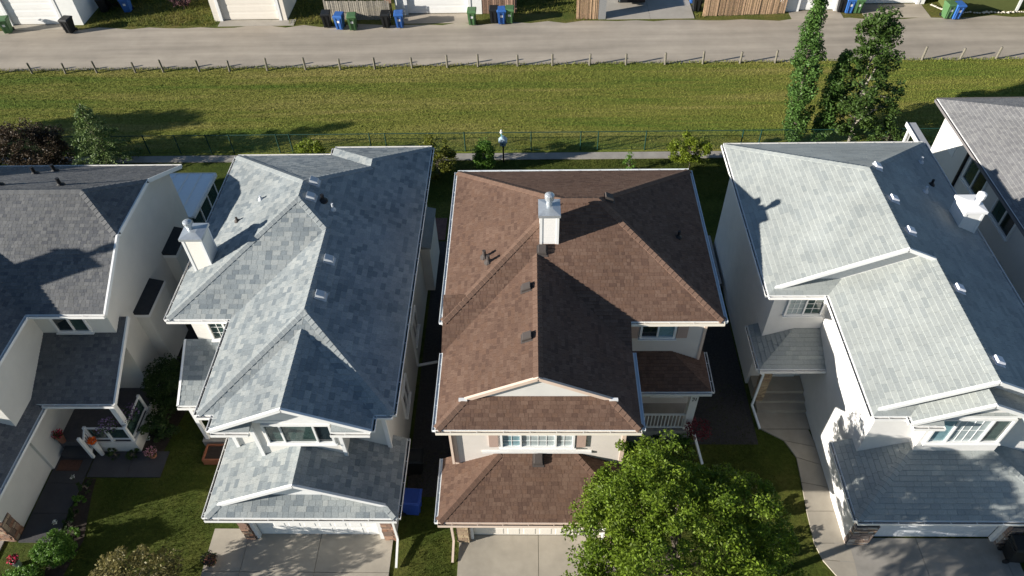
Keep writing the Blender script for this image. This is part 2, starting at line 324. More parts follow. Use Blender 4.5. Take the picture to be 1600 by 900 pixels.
def roof(house, name, comps, cuts, tns, expo, widths, nsingle, tonew=None, seed=1, deckm=None, slab=0.10):
    rr = random.Random(seed); env = envelope(comps, cuts)
    dk = MB()
    for (a, b, c), ps in env.items():
        for q in ps:
            if area(q) < 0: q = q[::-1]
            z = lambda p: a*p[0]+b*p[1]+c
            dk.hexa([(p[0], p[1], z(p)-slab) for p in q], [(p[0], p[1], z(p)) for p in q]); dk.m[-len(q)-1] = 1
    dko = dk.build(name, [deckm or WHITE, tns[-1]], house)
    full = []; rest = MB()
    for (a, b, c), ps in env.items():
        ps = [q if area(q) > 0 else q[::-1] for q in ps]
        p = math.hypot(a, b); ux, uy = (-b/p, a/p)      # along the eave
        gx, gy = a/p, b/p                                # up the slope, in plan
        cs = math.sqrt(1+p*p); step = expo/cs
        allp = [v for q in ps for v in q]
        smin = min(v[0]*ux+v[1]*uy for v in allp)-.5; smax = max(v[0]*ux+v[1]*uy for v in allp)+.5
        tmin = min(v[0]*gx+v[1]*gy for v in allp); tmax = max(v[0]*gx+v[1]*gy for v in allp)
        bbs = []
        for q in ps:
            ss = [v[0]*ux+v[1]*uy for v in q]; tt = [v[0]*gx+v[1]*gy for v in q]; bbs.append((min(ss), max(ss), min(tt), max(tt), q))
        nr = int((tmax-tmin)/step)+2; nv = Vector((-a, -b, 1)).normalized()
        for r_ in range(nr):
            t0 = tmin+r_*step; t1 = t0+step; s = smin+rr.uniform(-.4, 0)
            while s < smax:
                wi = rr.randrange(len(widths)); s0 = s; s1 = s+widths[wi]; s = s1
                cand = [bb for bb in bbs if bb[0] < s1 and bb[1] > s0 and bb[2] < t1 and bb[3] > t0]
                if not cand: continue
                g = .004
                rect = [((s0+g)*ux+t*gx, (s0+g)*uy+t*gy) if e == 0 else ((s1-g)*ux+t*gx, (s1-g)*uy+t*gy) for e, t in ((0, t0), (1, t0), (1, t1), (0, t1))]
                if area(rect) < 0: rect = rect[::-1]
                A0 = area(rect); pieces = []
                for bb in cand:
                    q = rect; qq = bb[4]
                    for k in range(len(qq)):
                        v, w = qq[k], qq[(k+1) % len(qq)]; q = clip(q, -(w[1]-v[1]), w[0]-v[0], (w[1]-v[1])*v[0]-(w[0]-v[0])*v[1])
                        if len(q) < 3: break
                    if len(q) > 2 and area(q) > A0*.01: pieces.append(q)
                if not pieces: continue
                tn = rr.choices(range(len(tns)), tonew)[0] if tonew else rr.randrange(len(tns))
                lift = .018
                def top(pt, a=a, b=b, c=c, t0=t0, gx=gx, gy=gy, step=step):
                    t = pt[0]*gx+pt[1]*gy; f = (t-t0)/step; return (pt[0], pt[1], a*pt[0]+b*pt[1]+c+.003+lift*(1-f))
                if sum(area(q) for q in pieces) > .985*A0:
                    mx = (rect[0][0]+rect[2][0])/2; my = (rect[0][1]+rect[2][1])/2; ctr = Vector((mx, my, a*mx+b*my+c))
                    vd = Vector(CP)-ctr; sc = nv.dot(vd.normalized())/vd.length_squared
                    full.append((sc, (a, b, c), wi, tn, rect, ctr, top))
                    pieces = []
                for q in pieces:
                    tp = [top(v) for v in q]; rest.poly(tp, tn)
                    for k in range(len(q)):
                        v, w = q[k], q[(k+1) % len(q)]
                        rest.poly([(v[0], v[1], a*v[0]+b*v[1]+c-.002), (w[0], w[1], a*w[0]+b*w[1]+c-.002), tp[(k+1) % len(q)], tp[k]], tn)
    full.sort(key=lambda e: -e[0]); cache = {}
    def geo(mb, e, m):
        sc, (a, b, c), wi, tn, rect, ctr, top = e; tp = [top(v) for v in rect]; mb.poly(tp, m)
        for k in range(4):
            v, w = rect[k], rect[(k+1) % 4]
            mb.poly([(v[0], v[1], a*v[0]+b*v[1]+c-.002), (w[0], w[1], a*w[0]+b*w[1]+c-.002), tp[(k+1) % 4], tp[k]], m)
    for k, e in enumerate(full):
        if k < nsingle:
            key = (e[1], e[2], e[3])
            if key not in cache:
                mb = MB(); geo(mb, e, 0); cache[key] = mb.data('shingle', tns[e[3]], e[5])
            reg(bpy.data.objects.new('shingle', cache[key]), dko, e[5])
        else: geo(rest, e, e[3])
    if rest.v: tag(rest.build('shingles', tns, dko), kind='stuff')
    return dko
def caps(rf, lines, tn, drop, name='ridge_caps', w=.15, step=.19):
    mb = MB()
    for (p0, p1, dr) in lines:
        a, b = Vector(p0), Vector(p1); d = b-a; L = d.length; d.normalize(); h = Vector((-d.y, d.x, 0)).normalized(); n = max(1, int(L/step))
        for k in range(n):
            q0 = a+d*(L*k/n); q1 = a+d*(L*(k+1)/n+.03); l0, l1 = .040, .024; dz = Vector((0, 0, 1)); m = (k*7+3) % 2
            for s in (1, -1):
                o0 = q0+h*s*w+dz*(l0-dr*w-.004); o1 = q1+h*s*w+dz*(l1-dr*w-.004); c0 = q0+dz*l0; c1 = q1+dz*l1
                f = [c0, o0, o1, c1] if s < 0 else [c0, c1, o1, o0]; mb.poly(f, m)
                mb.poly([o0, q0+h*s*w+dz*(-dr*w-.01), q1+h*s*w+dz*(-dr*w-.01), o1], m)
                mb.poly([c0, q0, q0+h*s*w+dz*(-dr*w-.01), o0], m)
    return tag(mb.build(name, tn, rf), kind='stuff')
def gutter(rf, segs, m, mi=None, dark=False):
    for (x0, y0, x1, y1, z) in segs:        # walk with the roof on the left, the outside on the right
        a, b = Vector((x0, y0, z)), Vector((x1, y1, z)); d = (b-a).normalized(); o = Vector((d.y, -d.x, 0)); L = (b-a).length
        fb = MB(); fb.beam(a+o*.012+Vector((0, 0, -.085)), b+o*.012+Vector((0, 0, -.085)), .024, .16); fb.build('fascia', WHITE if m is not GUTB else GUTB, rf)
        g = MB(); e = Vector((0, 0, 1))
        g.beam(a+o*.070+e*-.115, b+o*.070+e*-.115, .09, .008); g.beam(a+o*.112+e*-.066, b+o*.112+e*-.066, .007, .104); g.beam(a+o*.029+e*-.066, b+o*.029+e*-.066, .006, .09)
        for s_, q in ((1, a), (-1, b)): g.beam(q+o*.028+e*-.066+d*s_*.004, q+o*.112+e*-.066+d*s_*.004, .006, .098)
        g.beam(a+o*.109+e*-.009, b+o*.109+e*-.009, .016, .010)
        k = .45
        while k < L: q = a+d*k; g.beam(q+o*.03+e*-.02, q+o*.11+e*-.02, .022, .006); k += .8
        go = g.build('gutter', m, rf)
        if m is not GUTK and L > .3: MB().beam(a+d*.02+o*.070+e*-.106, b-d*.02+o*.070+e*-.106, .07, .008).build('gutter_strip', MATS['soil'], go)  # thin dark strip along the gutter bottom
def rake(rf, p0, p1, m=None, w=.035, h=.13, out=(0, -1, 0)):
    a, b = Vector(p0), Vector(p1); o = Vector(out)*(w/2+.004)
    mb = MB(); mb.beam(a+o+Vector((0, 0, -.045)), b+o+Vector((0, 0, -.045)), w, h); mb.beam(a-o*.4+Vector((0, 0, .024)), b-o*.4+Vector((0, 0, .024)), .07, .010)
    return mb.build('rake_board', m or WHITE, rf)
def walls(h, rects, m, name='wall'):
    for (x0, x1, y0, y1, z0, z1) in rects: MB().box(x0, x1, y0, y1, z0, z1).build(name, m, h)
def gablewall(h, x0, x1, xa, y, zb, za, m, t=.06):
    mb = MB(); a = [(x0, y, zb), (x1, y, zb), (xa, y, za)]; mb.hexa([(x, y_+t, z) for x, y_, z in a][::-1], a[::-1]) if False else mb.hexa([(x, y_, z) for x, y_, z in a], [(x, y_+t, z) for x, y_, z in a])
    return mb.build('gable_wall', m, h)
def window(h, org, u, n, u0, u1, z0, z1, splits=(.5,), panes=None, grid=None, label=None, fr=WHITE, fw_=.07):
    o, u, n = Vector((*org, 0)), Vector((*u, 0)), Vector((*n, 0)); e = Vector((0, 0, 1))
    pt = lambda a, z, d: o+u*a+n*d+e*z
    def bar(mb, a0, a1, c0, c1, d0, d1):
        q = [pt(a0, c0, d0), pt(a1, c0, d0), pt(a1, c0, d1), pt(a0, c0, d1)]; r2 = [v+e*(c1-c0) for v in q]; mb.hexa(q, r2)
    mb = MB(); D = .075
    bar(mb, u0-fw_, u0, z0-fw_, z1+fw_, -.02, D); bar(mb, u1, u1+fw_, z0-fw_, z1+fw_, -.02, D)
    bar(mb, u0, u1, z1, z1+fw_, -.02, D); bar(mb, u0, u1, z0-fw_, z0, -.02, D)
    cuts = [u0]+[u0+(u1-u0)*s for s in splits]+[u1]
    for c in cuts[1:-1]: bar(mb, c-.03, c+.03, z0, z1, -.02, D-.012)
    fo = mb.build('window', fr, h)
    if label: fo['label'] = label
    sb = MB(); bar(sb, u0-.12, u1+.12, z0-fw_-.05, z0-fw_-.002, -.01, D+.05); sb.build('sill', fr, fo)
    for k in range(len(cuts)-1):
        pm = panes[k % len(panes)] if panes else GLASS
        pb = MB(); bar(pb, cuts[k]+(.03 if k else 0), cuts[k+1]-(.03 if k < len(cuts)-2 else 0), z0, z1, -.01, .012); pb.build('pane', pm, fo)
    if grid:
        gb = MB()
        for (i, cols, rows) in grid:
            a0, a1 = cuts[i]+.03, cuts[i+1]-.03
            for c in range(1, cols): x = a0+(a1-a0)*c/cols; bar(gb, x-.01, x+.01, z0, z1, .012, .022)
            for r_ in range(1, rows): z = z0+(z1-z0)*r_/rows; bar(gb, a0, a1, z-.01, z+.01, .0125, .0215)
        gb.build('muntin', fr, fo)
    return fo
def garage_door(h, x0, x1, y, zt, m, cols=8, rows=4, z0=.05, frame=True):
    d = MB().box(x0, x1, y, y+.05, z0, zt).build('garage_door', m, h); w = (x1-x0)/cols; hh = (zt-z0)/rows
    pm = None
    for i in range(cols):
        for j in range(rows):
            xa, za = x0+w*i+.06, z0+hh*j+.06; mb = MB(); mb.hexa([(xa, y, za), (xa+w-.12, y, za), (xa+w-.12, y, za+hh-.12), (xa, y, za+hh-.12)], [(xa+.03, y-.009, za+.03), (xa+w-.15, y-.009, za+.03), (xa+w-.15, y-.009, za+hh-.15), (xa+.03, y-.009, za+hh-.15)])
            c = Vector((xa+w/2-.06, y, za+hh/2-.06))
            if pm is None: pm = mb.data('panel', m, c)
            reg(bpy.data.objects.new('panel', pm), d, c)
    if frame:
        f = MB(); f.box(x0-.12, x0-.002, y-.10, y+.04, z0, zt+.12).box(x1+.002, x1+.12, y-.10, y+.04, z0, zt+.12).box(x0, x1, y-.10, y+.04, zt+.002, zt+.12); f.build('door_frame', WHITE, h)
    return d
STONE = [mat('stone_%d' % i, c, 0.9, noise=0.2, nscale=12, bump=.4, bscale=40) for i, c in enumerate([(.30, .16, .10), (.36, .22, .15), (.24, .15, .11), (.40, .29, .20), (.19, .13, .10)])]
STONE_T = [mat('tan_stone_%d' % i, c, 0.9, noise=0.2, nscale=12, bump=.4, bscale=40) for i, c in enumerate([(.36, .27, .17), (.42, .32, .20), (.32, .23, .15), (.27, .19, .125)])]
STONE_W = [mat('pale_stone_%d' % i, c, 0.9, noise=0.25, nscale=12, bump=.4, bscale=40) for i, c in enumerate([(.34, .28, .24), (.42, .38, .34), (.26, .19, .16), (.20, .16, .14), (.36, .25, .18)])]
def pier(h, x0, x1, y0, y1, z0, z1, tns, seed=1, hh=.13, name='stone_pier'):
    rr = random.Random(seed); core = MB().box(x0, x1, y0, y1, z0, z1).build(name, MATS['concrete_dark'], h); mb = MB()
    for ax in range(4):
        L = (x1-x0) if ax in (0, 2) else (y1-y0); z = z0
        while z < z1-.02:
            hz = min(hh*rr.uniform(.7, 1.35), z1-z); s = 0
            while s < L-.02:
                w = min(rr.uniform(.14, .36), L-s); d = rr.uniform(.015, .045); g = .008; a, b = s+g, s+w-g
                if b > a:
                    if ax == 0: q = (x0+a, x0+b, y0-d, y0)
                    elif ax == 1: q = (x1, x1+d, y0+a, y0+b)
                    elif ax == 2: q = (x0+a, x0+b, y1, y1+d)
                    else: q = (x0-d, x0, y0+a, y0+b)
                    mb.box(*q, z+g, z+hz-g, rr.randrange(len(tns)))
                s += w
            z += hz
    tag(mb.build('stones', tns, core), kind='stuff'); return core
def downspout(h, pts, m=GUT, w=.075): 
    mb = MB()
    for a, b in zip(pts[:-1], pts[1:]): mb.beam(a, b, w, w)
    return mb.build('downspout', m, h)
def boxvent(rf, x, y, pl, m, ax='L', s=.30):
    a, b, c = pl; z = a*x+b*y+c; mb = MB()
    mb.hexa([(x-s*.62, y-s*.62, z-a*s*.62-b*s*.62+.012), (x+s*.62, y-s*.62, z+a*s*.62-b*s*.62+.012), (x+s*.62, y+s*.62, z+a*s*.62+b*s*.62+.012), (x-s*.62, y+s*.62, z-a*s*.62+b*s*.62+.012)],
            [(x-s*.62, y-s*.62, z-a*s*.62-b*s*.62+.026), (x+s*.62, y-s*.62, z+a*s*.62-b*s*.62+.026), (x+s*.62, y+s*.62, z+a*s*.62+b*s*.62+.026), (x-s*.62, y+s*.62, z-a*s*.62+b*s*.62+.026)])
    k = s*.48; q = [(x-k, y-k), (x+k, y-k), (x+k, y+k), (x-k, y+k)]; j = k*.86; q2 = [(x-j, y-j), (x+j, y-j), (x+j, y+j), (x-j, y+j)]
    mb.hexa([(u, v, a*u+b*v+c+.02) for u, v in q], [(u, v, a*u+b*v+c+.12) for u, v in q]); mb.hexa([(u, v, a*u+b*v+c+.12) for u, v in q], [(u, v, a*u+b*v+c+.165) for u, v in q2])
    return mb.build('roof_vent', m, rf)
def pipe(rf, x, y, pl, m=BLACKM, hgt=.3, r_=.05, boot=True):
    a, b, c = pl; z = a*x+b*y+c; mb = MB(); mb.lathe([(r_*2.6, -.02), (r_*2.4, .04), (r_*1.2, .10), (r_, .12), (r_, hgt), (r_*.8, hgt)], (x, y, z), 10)
    return mb.build('vent_pipe', m, rf)
def chimney(h, x0, x1, y0, y1, z0, z1, m, flue=(.5, .5), fh=.42, capm=None):
    c = MB().box(x0, x1, y0, y1, z0, z1).build('chimney', m, h); w = .06
    tr = MB()
    for (xa, ya) in ((x0, y0), (x1, y0), (x0, y1), (x1, y1)):
        sx = 1 if xa == x0 else -1; sy = 1 if ya == y0 else -1
        tr.box(min(xa-sx*.014, xa+sx*.075), max(xa-sx*.014, xa+sx*.075), min(ya-sy*.014, ya+sy*.002), max(ya-sy*.014, ya+sy*.002), z0+.05, z1-.05); tr.box(min(xa-sx*.014, xa+sx*.0), max(xa-sx*.014, xa), min(ya+sy*.003, ya+sy*.075), max(ya+sy*.003, ya+sy*.075), z0+.05, z1-.05)
    tr.build('corner_trim', WHITE, c)
    cp = MB(); cp.box(x0-.06, x1+.06, y0-.06, y1+.06, z1-.10, z1); q = [(x0-.06, y0-.06), (x1+.06, y0-.06), (x1+.06, y1+.06), (x0-.06, y1+.06)]; mx, my = (x0+x1)/2, (y0+y1)/2
    cp.hexa([(a, b, z1) for a, b in q], [(mx+(a-mx)*.3, my+(b-my)*.3, z1+.05) for a, b in q]); cp.build('cap', capm or GALV, c)
    fx, fy = x0+(x1-x0)*flue[0], y0+(y1-y0)*flue[1]
    MB().lathe([(.10, 0), (.10, fh*.55), (.15, fh*.56), (.16, fh*.72), (.16, fh*.95), (.13, fh), (.05, fh*1.08)], (fx, fy, z1+.01), 12).build('flue', capm or GALV, c)
    return c
def PL(px, py, pl):
    a, b, c = pl; d = RM@np.array((px-CX, py-CY, F)); t = (a*CP[0]+b*CP[1]+c-CP[2])/(d[2]-a*d[0]-b*d[1]); return Vector(CP+d*t)
def garage_walls(h, x0, x1, yf, yb, dx0, dx1, dz, top, m, dm, cols=8, rows=4):
    MB().box(x0, dx0, yf, yf+.2, 0, top).build('wall', m, h); MB().box(dx1, x1, yf, yf+.2, 0, top).build('wall', m, h); MB().box(dx0, dx1, yf, yf+.2, dz, top).build('wall', m, h)
    MB().box(x0, x0+.2, yf+.2, yb, 0, top).build('wall', m, h); MB().box(x1-.2, x1, yf+.2, yb, 0, top).build('wall', m, h)
    MB().box(x0+.2, x1-.2, yf+.2, yb, top-.1, top-.02).build('ceiling', m, h)
    garage_door(h, dx0+.12, dx1-.12, yf+.14, dz-.12, dm, cols, rows, frame=False)
    f = MB(); f.box(dx0-.02, dx0+.118, yf-.03, yf+.12, .05, dz+.02).box(dx1-.118, dx1+.02, yf-.03, yf+.12, .05, dz+.02).box(dx0+.12, dx1-.12, yf-.029, yf+.12, dz-.118, dz+.019); f.build('door_frame', WHITE, h)
WD = [.22, .26, .30, .18]; EX = .18
# ================================================================== house with pale grey roof and left chimney
p = .47
h2 = thing('house', 'white house with mottled pale grey roof and a white chimney on its left slope', 'house', (-8.4, 18, 0), 'houses in the near row')
Y0 = 12.83
C2 = [comp(-12.63, -4.29, 16.74, 26.0, 5.6, p), comp(-10.38, -4.29, 12.83, 20, 5.6, p, 'LRF'), comp(-9.83, -4.88, 12.26, 15.5, 5.6, p, 'LR', .35), comp(-8.5, -4.29, 22, 26.5, 5.6, p, 'LRB')]
rf = roof(h2, 'roof', C2, [], GREY, EX, WD, 210, [3, 4, 4, 2, 3, 1.6], 11)
r2 = rf
gutter(rf, [(-12.63, 16.74, -10.38, 16.74, 5.6), (-12.63, 26, -12.63, 16.74, 5.6), (-8.5, 26, -12.63, 26, 5.6), (-4.29, 26.5, -8.5, 26.5, 5.6), (-8.5, 26.5, -8.5, 26.0, 5.6), (-4.29, 12.83, -4.29, 26.5, 5.6), (-4.88, 12.83, -4.29, 12.83, 5.6), (-10.38, 16.74, -10.38, 12.83, 5.6), (-10.38, 12.83, -9.83, 12.83, 5.6), (-9.83, 12.83, -9.83, 12.26, 5.6), (-4.88, 12.26, -4.88, 12.83, 5.6)], GUT)
rz = 5.6+4.17*p; wz = 5.6+3.045*p; s2 = .707
caps(rf, [((-8.46, 20.91, rz), (-8.46, 21.83, rz), p), ((-12.6, 16.77, 5.615), (-8.46, 20.91, rz), p*s2), ((-12.6, 25.97, 5.615), (-8.46, 21.83, rz), p*s2), ((-7.33, 19.78, wz), (-8.46, 20.91, rz), p*s2), ((-6.395, 23.895, 5.6+2.105*p), (-8.46, 21.83, rz), p*s2), ((-6.395, 23.895, 5.6+2.105*p), (-6.395, 24.395, 5.6+2.105*p), p), ((-4.32, 26.47, 5.615), (-6.395, 24.395, 5.6+2.105*p), p*s2), ((-7.33, 15.88, wz), (-7.33, 19.78, wz), p), ((-10.35, 12.86, 5.615), (-7.33, 15.88, wz), p*s2), ((-4.32, 12.86, 5.615), (-7.33, 15.88, wz), p*s2), ((-7.355, 12.3, 5.6+2.475*p), (-7.355, 15.3, 5.6+2.475*p), p)], [GREY[1], GREY[2]], p)
gz = 5.6+2.475*p
rake(rf, (-9.83, 12.26, 5.6), (-7.355, 12.26, gz)); rake(rf, (-7.355, 12.26, gz), (-4.88, 12.26, 5.6))
W2 = mat('h2_siding', (.62, .60, .555), 0.6, noise=0.04, nscale=1.5, siding=0.11)
walls(h2, [(-12.18, -4.74, 17.19, 25.55, 0, 5.68), (-9.93, -4.742, 13.28, 17.3, 0, 5.68), (-8.05, -4.744, 25.5, 26.05, 0, 5.66)], W2)
walls(h2, [(-8.75, -6.02, 12.63, 13.3, 3.0, 5.75)], W2, 'bay_wall')
gablewall(h2, -9.5, -5.2, -7.355, 12.61, 5.62, gz-.12, WHITE)
MB().box(-9.5, -5.2, 12.60, 13.29, 5.50, 5.60).build('soffit', WHITE, h2)
for (x0, x1) in ((-9.8, -8.62), (-6.12, -4.91)):
    q = MB(); q.hexa([(x0, 12.27, 5.50), (x1, 12.27, 5.50), (x1, 12.62, 5.50), (x0, 12.62, 5.50)], [(x0, 12.27, 5.53), (x1, 12.27, 5.53), (x1, 12.61, 5.70), (x0, 12.61, 5.70)]); q.build('eave_return', GREY[1], rf)
    gutter(rf, [(x0, 12.25, x1, 12.25, 5.53)], GUT)
window(h2, (0, 12.63), (1, 0), (0, -1), -8.32, -6.3, 4.42, 5.36, (.24, .76), [GLASS_G, GLASS_G, GLASS], label='wide three-light bay window under the front gable')
for q in ((-8.80, -8.68, 12.56, 12.66, 3.6, 5.6), (-6.09, -5.97, 12.56, 12.66, 3.6, 5.6), (-9.97, -9.85, 13.22, 13.32, 3.0, 5.5), (-4.83, -4.70, 13.22, 13.32, 3.0, 5.5)): MB().box(*q).build('corner_trim', WHITE, h2)
window(h2, (0, 17.19), (1, 0), (0, -1), -11.55, -10.5, 4.05, 4.96, (.5,), [GLASS_G, GLASS_G], [(0, 2, 3), (1, 2, 3)])
for y in (15.6, 19.0): window(h2, (-4.74, 0), (0, 1), (1, 0), y, y+1.0, 1.4, 2.5, (.5,), [GLASS, GLASS])
PR = (-p, 0, 5.6-p*4.29); PLf = (p, 0, 5.6+p*12.63)
for q in ((492, 285), (487, 309), (515, 407), (502, 463)): v = PL(*q, PR); boxvent(rf, v.x, v.y, PR, VENTG)
for q in ((505, 314), (521, 328)): v = PL(*q, PR); pipe(rf, v.x, v.y, PR, BLACKM if q[0] == 505 else VENTG, .3, .07 if q[0] == 505 else .04)
for q in ((408, 312), (371, 346)): v = PL(*q, PLf); pipe(rf, v.x, v.y, PLf, VENTB if q[0] < 400 else VENTG, .2, .045)
chimney(h2, -12.2, -11.5, 18.87, 19.62, 4.9, 7.42, mat('chimney_cream', (.74, .70, .63), .6, noise=.03, siding=.11), (.3, .62), .38)
# garage of that house
G2 = [comp(-10.44, -4.29, 10.81, 13.73, 2.8, p, 'LRF'), comp(-10.44, -4.29, 11.17, 13.73, 2.8, p, 'LR', .3)]
gr = roof(h2, 'garage_roof', G2, [(-9.93, -4.742, 13.28, 20), (-8.75, -6.02, 12.63, 13.3)], GREY, EX, WD, 75, [3, 4, 4, 2, 3, 1.6], 12)
gutter(gr, [(-10.44, 10.81, -4.29, 10.81, 2.8), (-10.44, 13.73, -10.44, 10.81, 2.8), (-4.29, 10.81, -4.29, 13.73, 2.8)], GUT)
ggz = 2.8+3.075*p; rake(gr, (-10.06, 11.17, 2.98), (-7.365, 11.17, ggz)); rake(gr, (-7.365, 11.17, ggz), (-4.67, 11.17, 2.98))
caps(gr, [((-7.365, 11.2, ggz), (-7.365, 12.6, ggz), p), ((-10.41, 10.84, 2.815), (-10.08, 11.17, 2.97), p*s2), ((-4.32, 10.84, 2.815), (-4.65, 11.17, 2.97), p*s2)], [GREY[1], GREY[2]], p)
gablewall(h2, -9.8, -4.93, -7.365, 11.46, 2.95, ggz-.11, WHITE)
garage_walls(h2, -9.98, -4.75, 11.42, 13.3, -10+.37, -5.16, 2.35, 2.75, W2, DOORW)
pier(h2, -9.99, -9.66, 11.36, 11.42, 0, 2.2, STONE, 3); pier(h2, -5.12, -4.73, 11.36, 11.42, 0, 2.2, STONE, 4)
downspout(h2, [(-4.33, 10.74, 2.68), (-4.5, 11.0, 2.4), (-4.66, 11.3, 2.1), (-4.66, 11.3, .25), (-4.62, 10.35, .08)], GUT)
# left porch roof
ps_ = roof(h2, 'porch_roof', [comp(-12.68, -9.94, 15.07, 17.18, 2.8, .55, 'F')], [], GREY, EX, WD, 15, [4, 3, 2, 0, 4, 2], 13)
gutter(ps_, [(-12.68, 15.07, -9.96, 15.07, 2.8)], GUT); rake(ps_, (-12.68, 17.18, 2.8+2.11*.55), (-12.68, 15.07, 2.8), out=(-1, 0, 0))
MB().box(-12.5, -12.36, 15.2, 15.34, .3, 2.75).build('porch_post', WHITE, h2); MB().box(-12.6, -9.96, 15.1, 17.18, 0, .35).build('porch_floor', CONC_D, h2)
MB().box(-11.5, -10.5, 14.3, 15.1, 0, .18).build('step', CONC_D, h2)

# ================================================================== brown house
p = .48
h3 = thing('house', 'house with brown shingle roof, pale siding and chimney near the ridge', 'house', (1.7, 18, 0), 'houses in the near row')
C3 = [comp(-2.97, 6.36, 16.14, 24.13, 6.1, p), comp(-2.91, 3.29, 12.26, 18.8, 5.65, p, 'LRF'), comp(-2.91, 3.29, 13.1, 18.8, 5.65, p, 'LR', .16),
      dict(r=(-2.96, 3.285, 15.2, 17.0), pl=[(0, p, 6.1-p*16.14)], ov=0)]
BW = [3, 3, 2, 2.4, 2.4, 1.6]; WB = [.13, .18, .24, .10]; EB = .125
rf = roof(h3, 'roof', C3, [], BROWN, EB, WB, 210, BW, 21)
gutter(rf, [(-2.97, 24.13, -2.97, 16.14, 6.1), (6.36, 24.13, -2.97, 24.13, 6.1), (6.36, 16.14, 6.36, 24.13, 6.1)], GUTK)
gutter(rf, [(3.29, 16.14, 6.36, 16.14, 6.1), (-2.91, 12.26, 3.29, 12.26, 5.65)], mat('gutter_cream', (.74, .68, .58), .45, noise=.05, nscale=4))
gutter(rf, [(-2.91, 15.2, -2.91, 12.26, 5.65), (3.29, 12.26, 3.29, 15.2, 5.65)], GUTK)
mz = 6.1+3.995*p; wz = 5.65+3.1*p; jy = 16.14+(wz-6.1)/p; xc = .19
caps(rf, [((1.025, 20.135, mz), (2.365, 20.135, mz), p), ((-2.94, 16.17, 6.115), (1.025, 20.135, mz), p*s2), ((6.33, 16.17, 6.115), (2.365, 20.135, mz), p*s2), ((-2.94, 24.10, 6.115), (1.025, 20.135, mz), p*s2), ((6.33, 24.10, 6.115), (2.365, 20.135, mz), p*s2), ((xc, 13.12, wz), (xc, jy, wz), p), ((-2.88, 12.29, 5.665), (-2.07, 13.1, 6.05), p*s2), ((3.26, 12.29, 5.665), (2.45, 13.1, 6.05), p*s2)], [BROWN[1], BROWN[2]], p)
RB = mat('rake_beige', (.60, .47, .38), .5, noise=.05, nscale=5)
rake(rf, (-2.07, 13.1, 6.05), (xc, 13.1, wz), RB); rake(rf, (xc, 13.1, wz), (2.45, 13.1, 6.05), RB)
for x in (-2.1, 2.48): MB().box(x-.13, x+.13, 13.03, 13.12, 5.98, 6.09).build('rake_return', WHITE, rf)
gablewall(h3, -2.0, 2.38, xc, 13.17, 6.06, wz-.12, SIDE_W)
walls(h3, [(-2.55, 5.95, 16.5, 23.7, 0, 6.18), (-2.5, 2.92, 12.62, 16.6, 0, 5.72)], SIDE_P)
for (x, y) in ((-2.5, 12.62), (2.92, 12.62)): s_ = 1 if x < 0 else -1; MB().box(min(x-s_*.02, x+s_*.11), max(x-s_*.02, x+s_*.11), y-.022, y+.05, 2.9, 5.6).build('corner_trim', RB, h3)
MB().box(5.87, 5.97, 16.478, 16.56, 3.0, 6.0).build('corner_trim', RB, h3)
window(h3, (0, 12.62), (1, 0), (0, -1), -.93, 1.27, 4.20, 5.06, (.26, .76), [GLASS_T, GLASS_B, GLASS_B], [(0, 2, 3), (1, 4, 3), (2, 2, 3)], 'wide front window with white blinds above the garage roof')
sh = MB().box(-1.36, -1.07, 12.565, 12.62, 4.16, 5.10).build('shutter', BROWNT, h3); MB().box(1.40, 1.69, 12.565, 12.62, 4.16, 5.10).build('shutter', BROWNT, h3)
window(h3, (0, 16.5), (1, 0), (0, -1), 3.78, 4.86, 4.92, 5.64, (.5,), [GLASS, GLASS_T]); MB().box(3.34, 3.66, 16.445, 16.5, 4.86, 5.70).build('shutter', BROWNT, h3); MB().box(4.98, 5.34, 16.445, 16.5, 4.86, 5.70).build('shutter', BROWNT, h3)
window(h3, (5.95, 0), (0, 1), (1, 0), 19, 20.2, 1.6, 2.7, (.5,), [GLASS, GLASS])
MB().box(-1.6, 1.9, 12.56, 12.62, 3.79, 3.90).build('flashing', WHITE, h3)
PF = (0, p, 6.1-p*16.14); PLm = (p, 0, 6.1+p*2.97); PRm = (-p, 0, 6.1+p*6.36); PLw = (p, 0, 5.65+p*2.91)
chimney(h3, .30, .92, 18.62, 19.36, 7.0, 8.62, mat('chimney_white', (.74, .72, .69), .6, noise=.03, siding=.11), (.5, .6), .5)
for q in ((822, 451), (823, 528)): v = PL(*q, PLw); boxvent(rf, v.x, v.y, PLw, VENTB)
v = PL(952, 311, PRm); boxvent(rf, v.x, v.y, PRm, VENTB); v = PL(847, 393, PF); boxvent(rf, v.x, v.y, PF, VENTB)
for q in ((757, 402), (763, 410)): v = PL(*q, PLm); pipe(rf, v.x, v.y, PLm, VENTB, .32, .06)
v = PL(1060, 371, PRm); pipe(rf, v.x, v.y, PRm, BLACKM, .3)
gr = roof(h3, 'garage_roof', [comp(-2.98, 3.36, 10.68, 12.95, 2.8, p, 'LRF')], [(-2.5, 2.92, 12.62, 16.6)], BROWN, EB, WB, 80, BW, 22)
gutter(gr, [(-2.98, 10.68, 3.36, 10.68, 2.8), (3.36, 10.68, 3.36, 12.95, 2.8)], GUTB); gutter(gr, [(-2.98, 12.95, -2.98, 10.68, 2.8)], GUTK)
caps(gr, [((-2.95, 10.71, 2.815), (-1.07, 12.6, 2.8+1.92*p), p*s2), ((3.33, 10.71, 2.815), (1.45, 12.6, 2.8+1.92*p), p*s2)], [BROWN[0], BROWN[3]], p)
v = PL(841, 720, (0, p, 2.8-p*10.68)); boxvent(gr, v.x, v.y, (0, p, 2.8-p*10.68), VENTB)
garage_walls(h3, -2.52, 2.9, 11.42, 12.62, -2.15, 2.5, 2.35, 2.75, SIDE_P, DOORC)
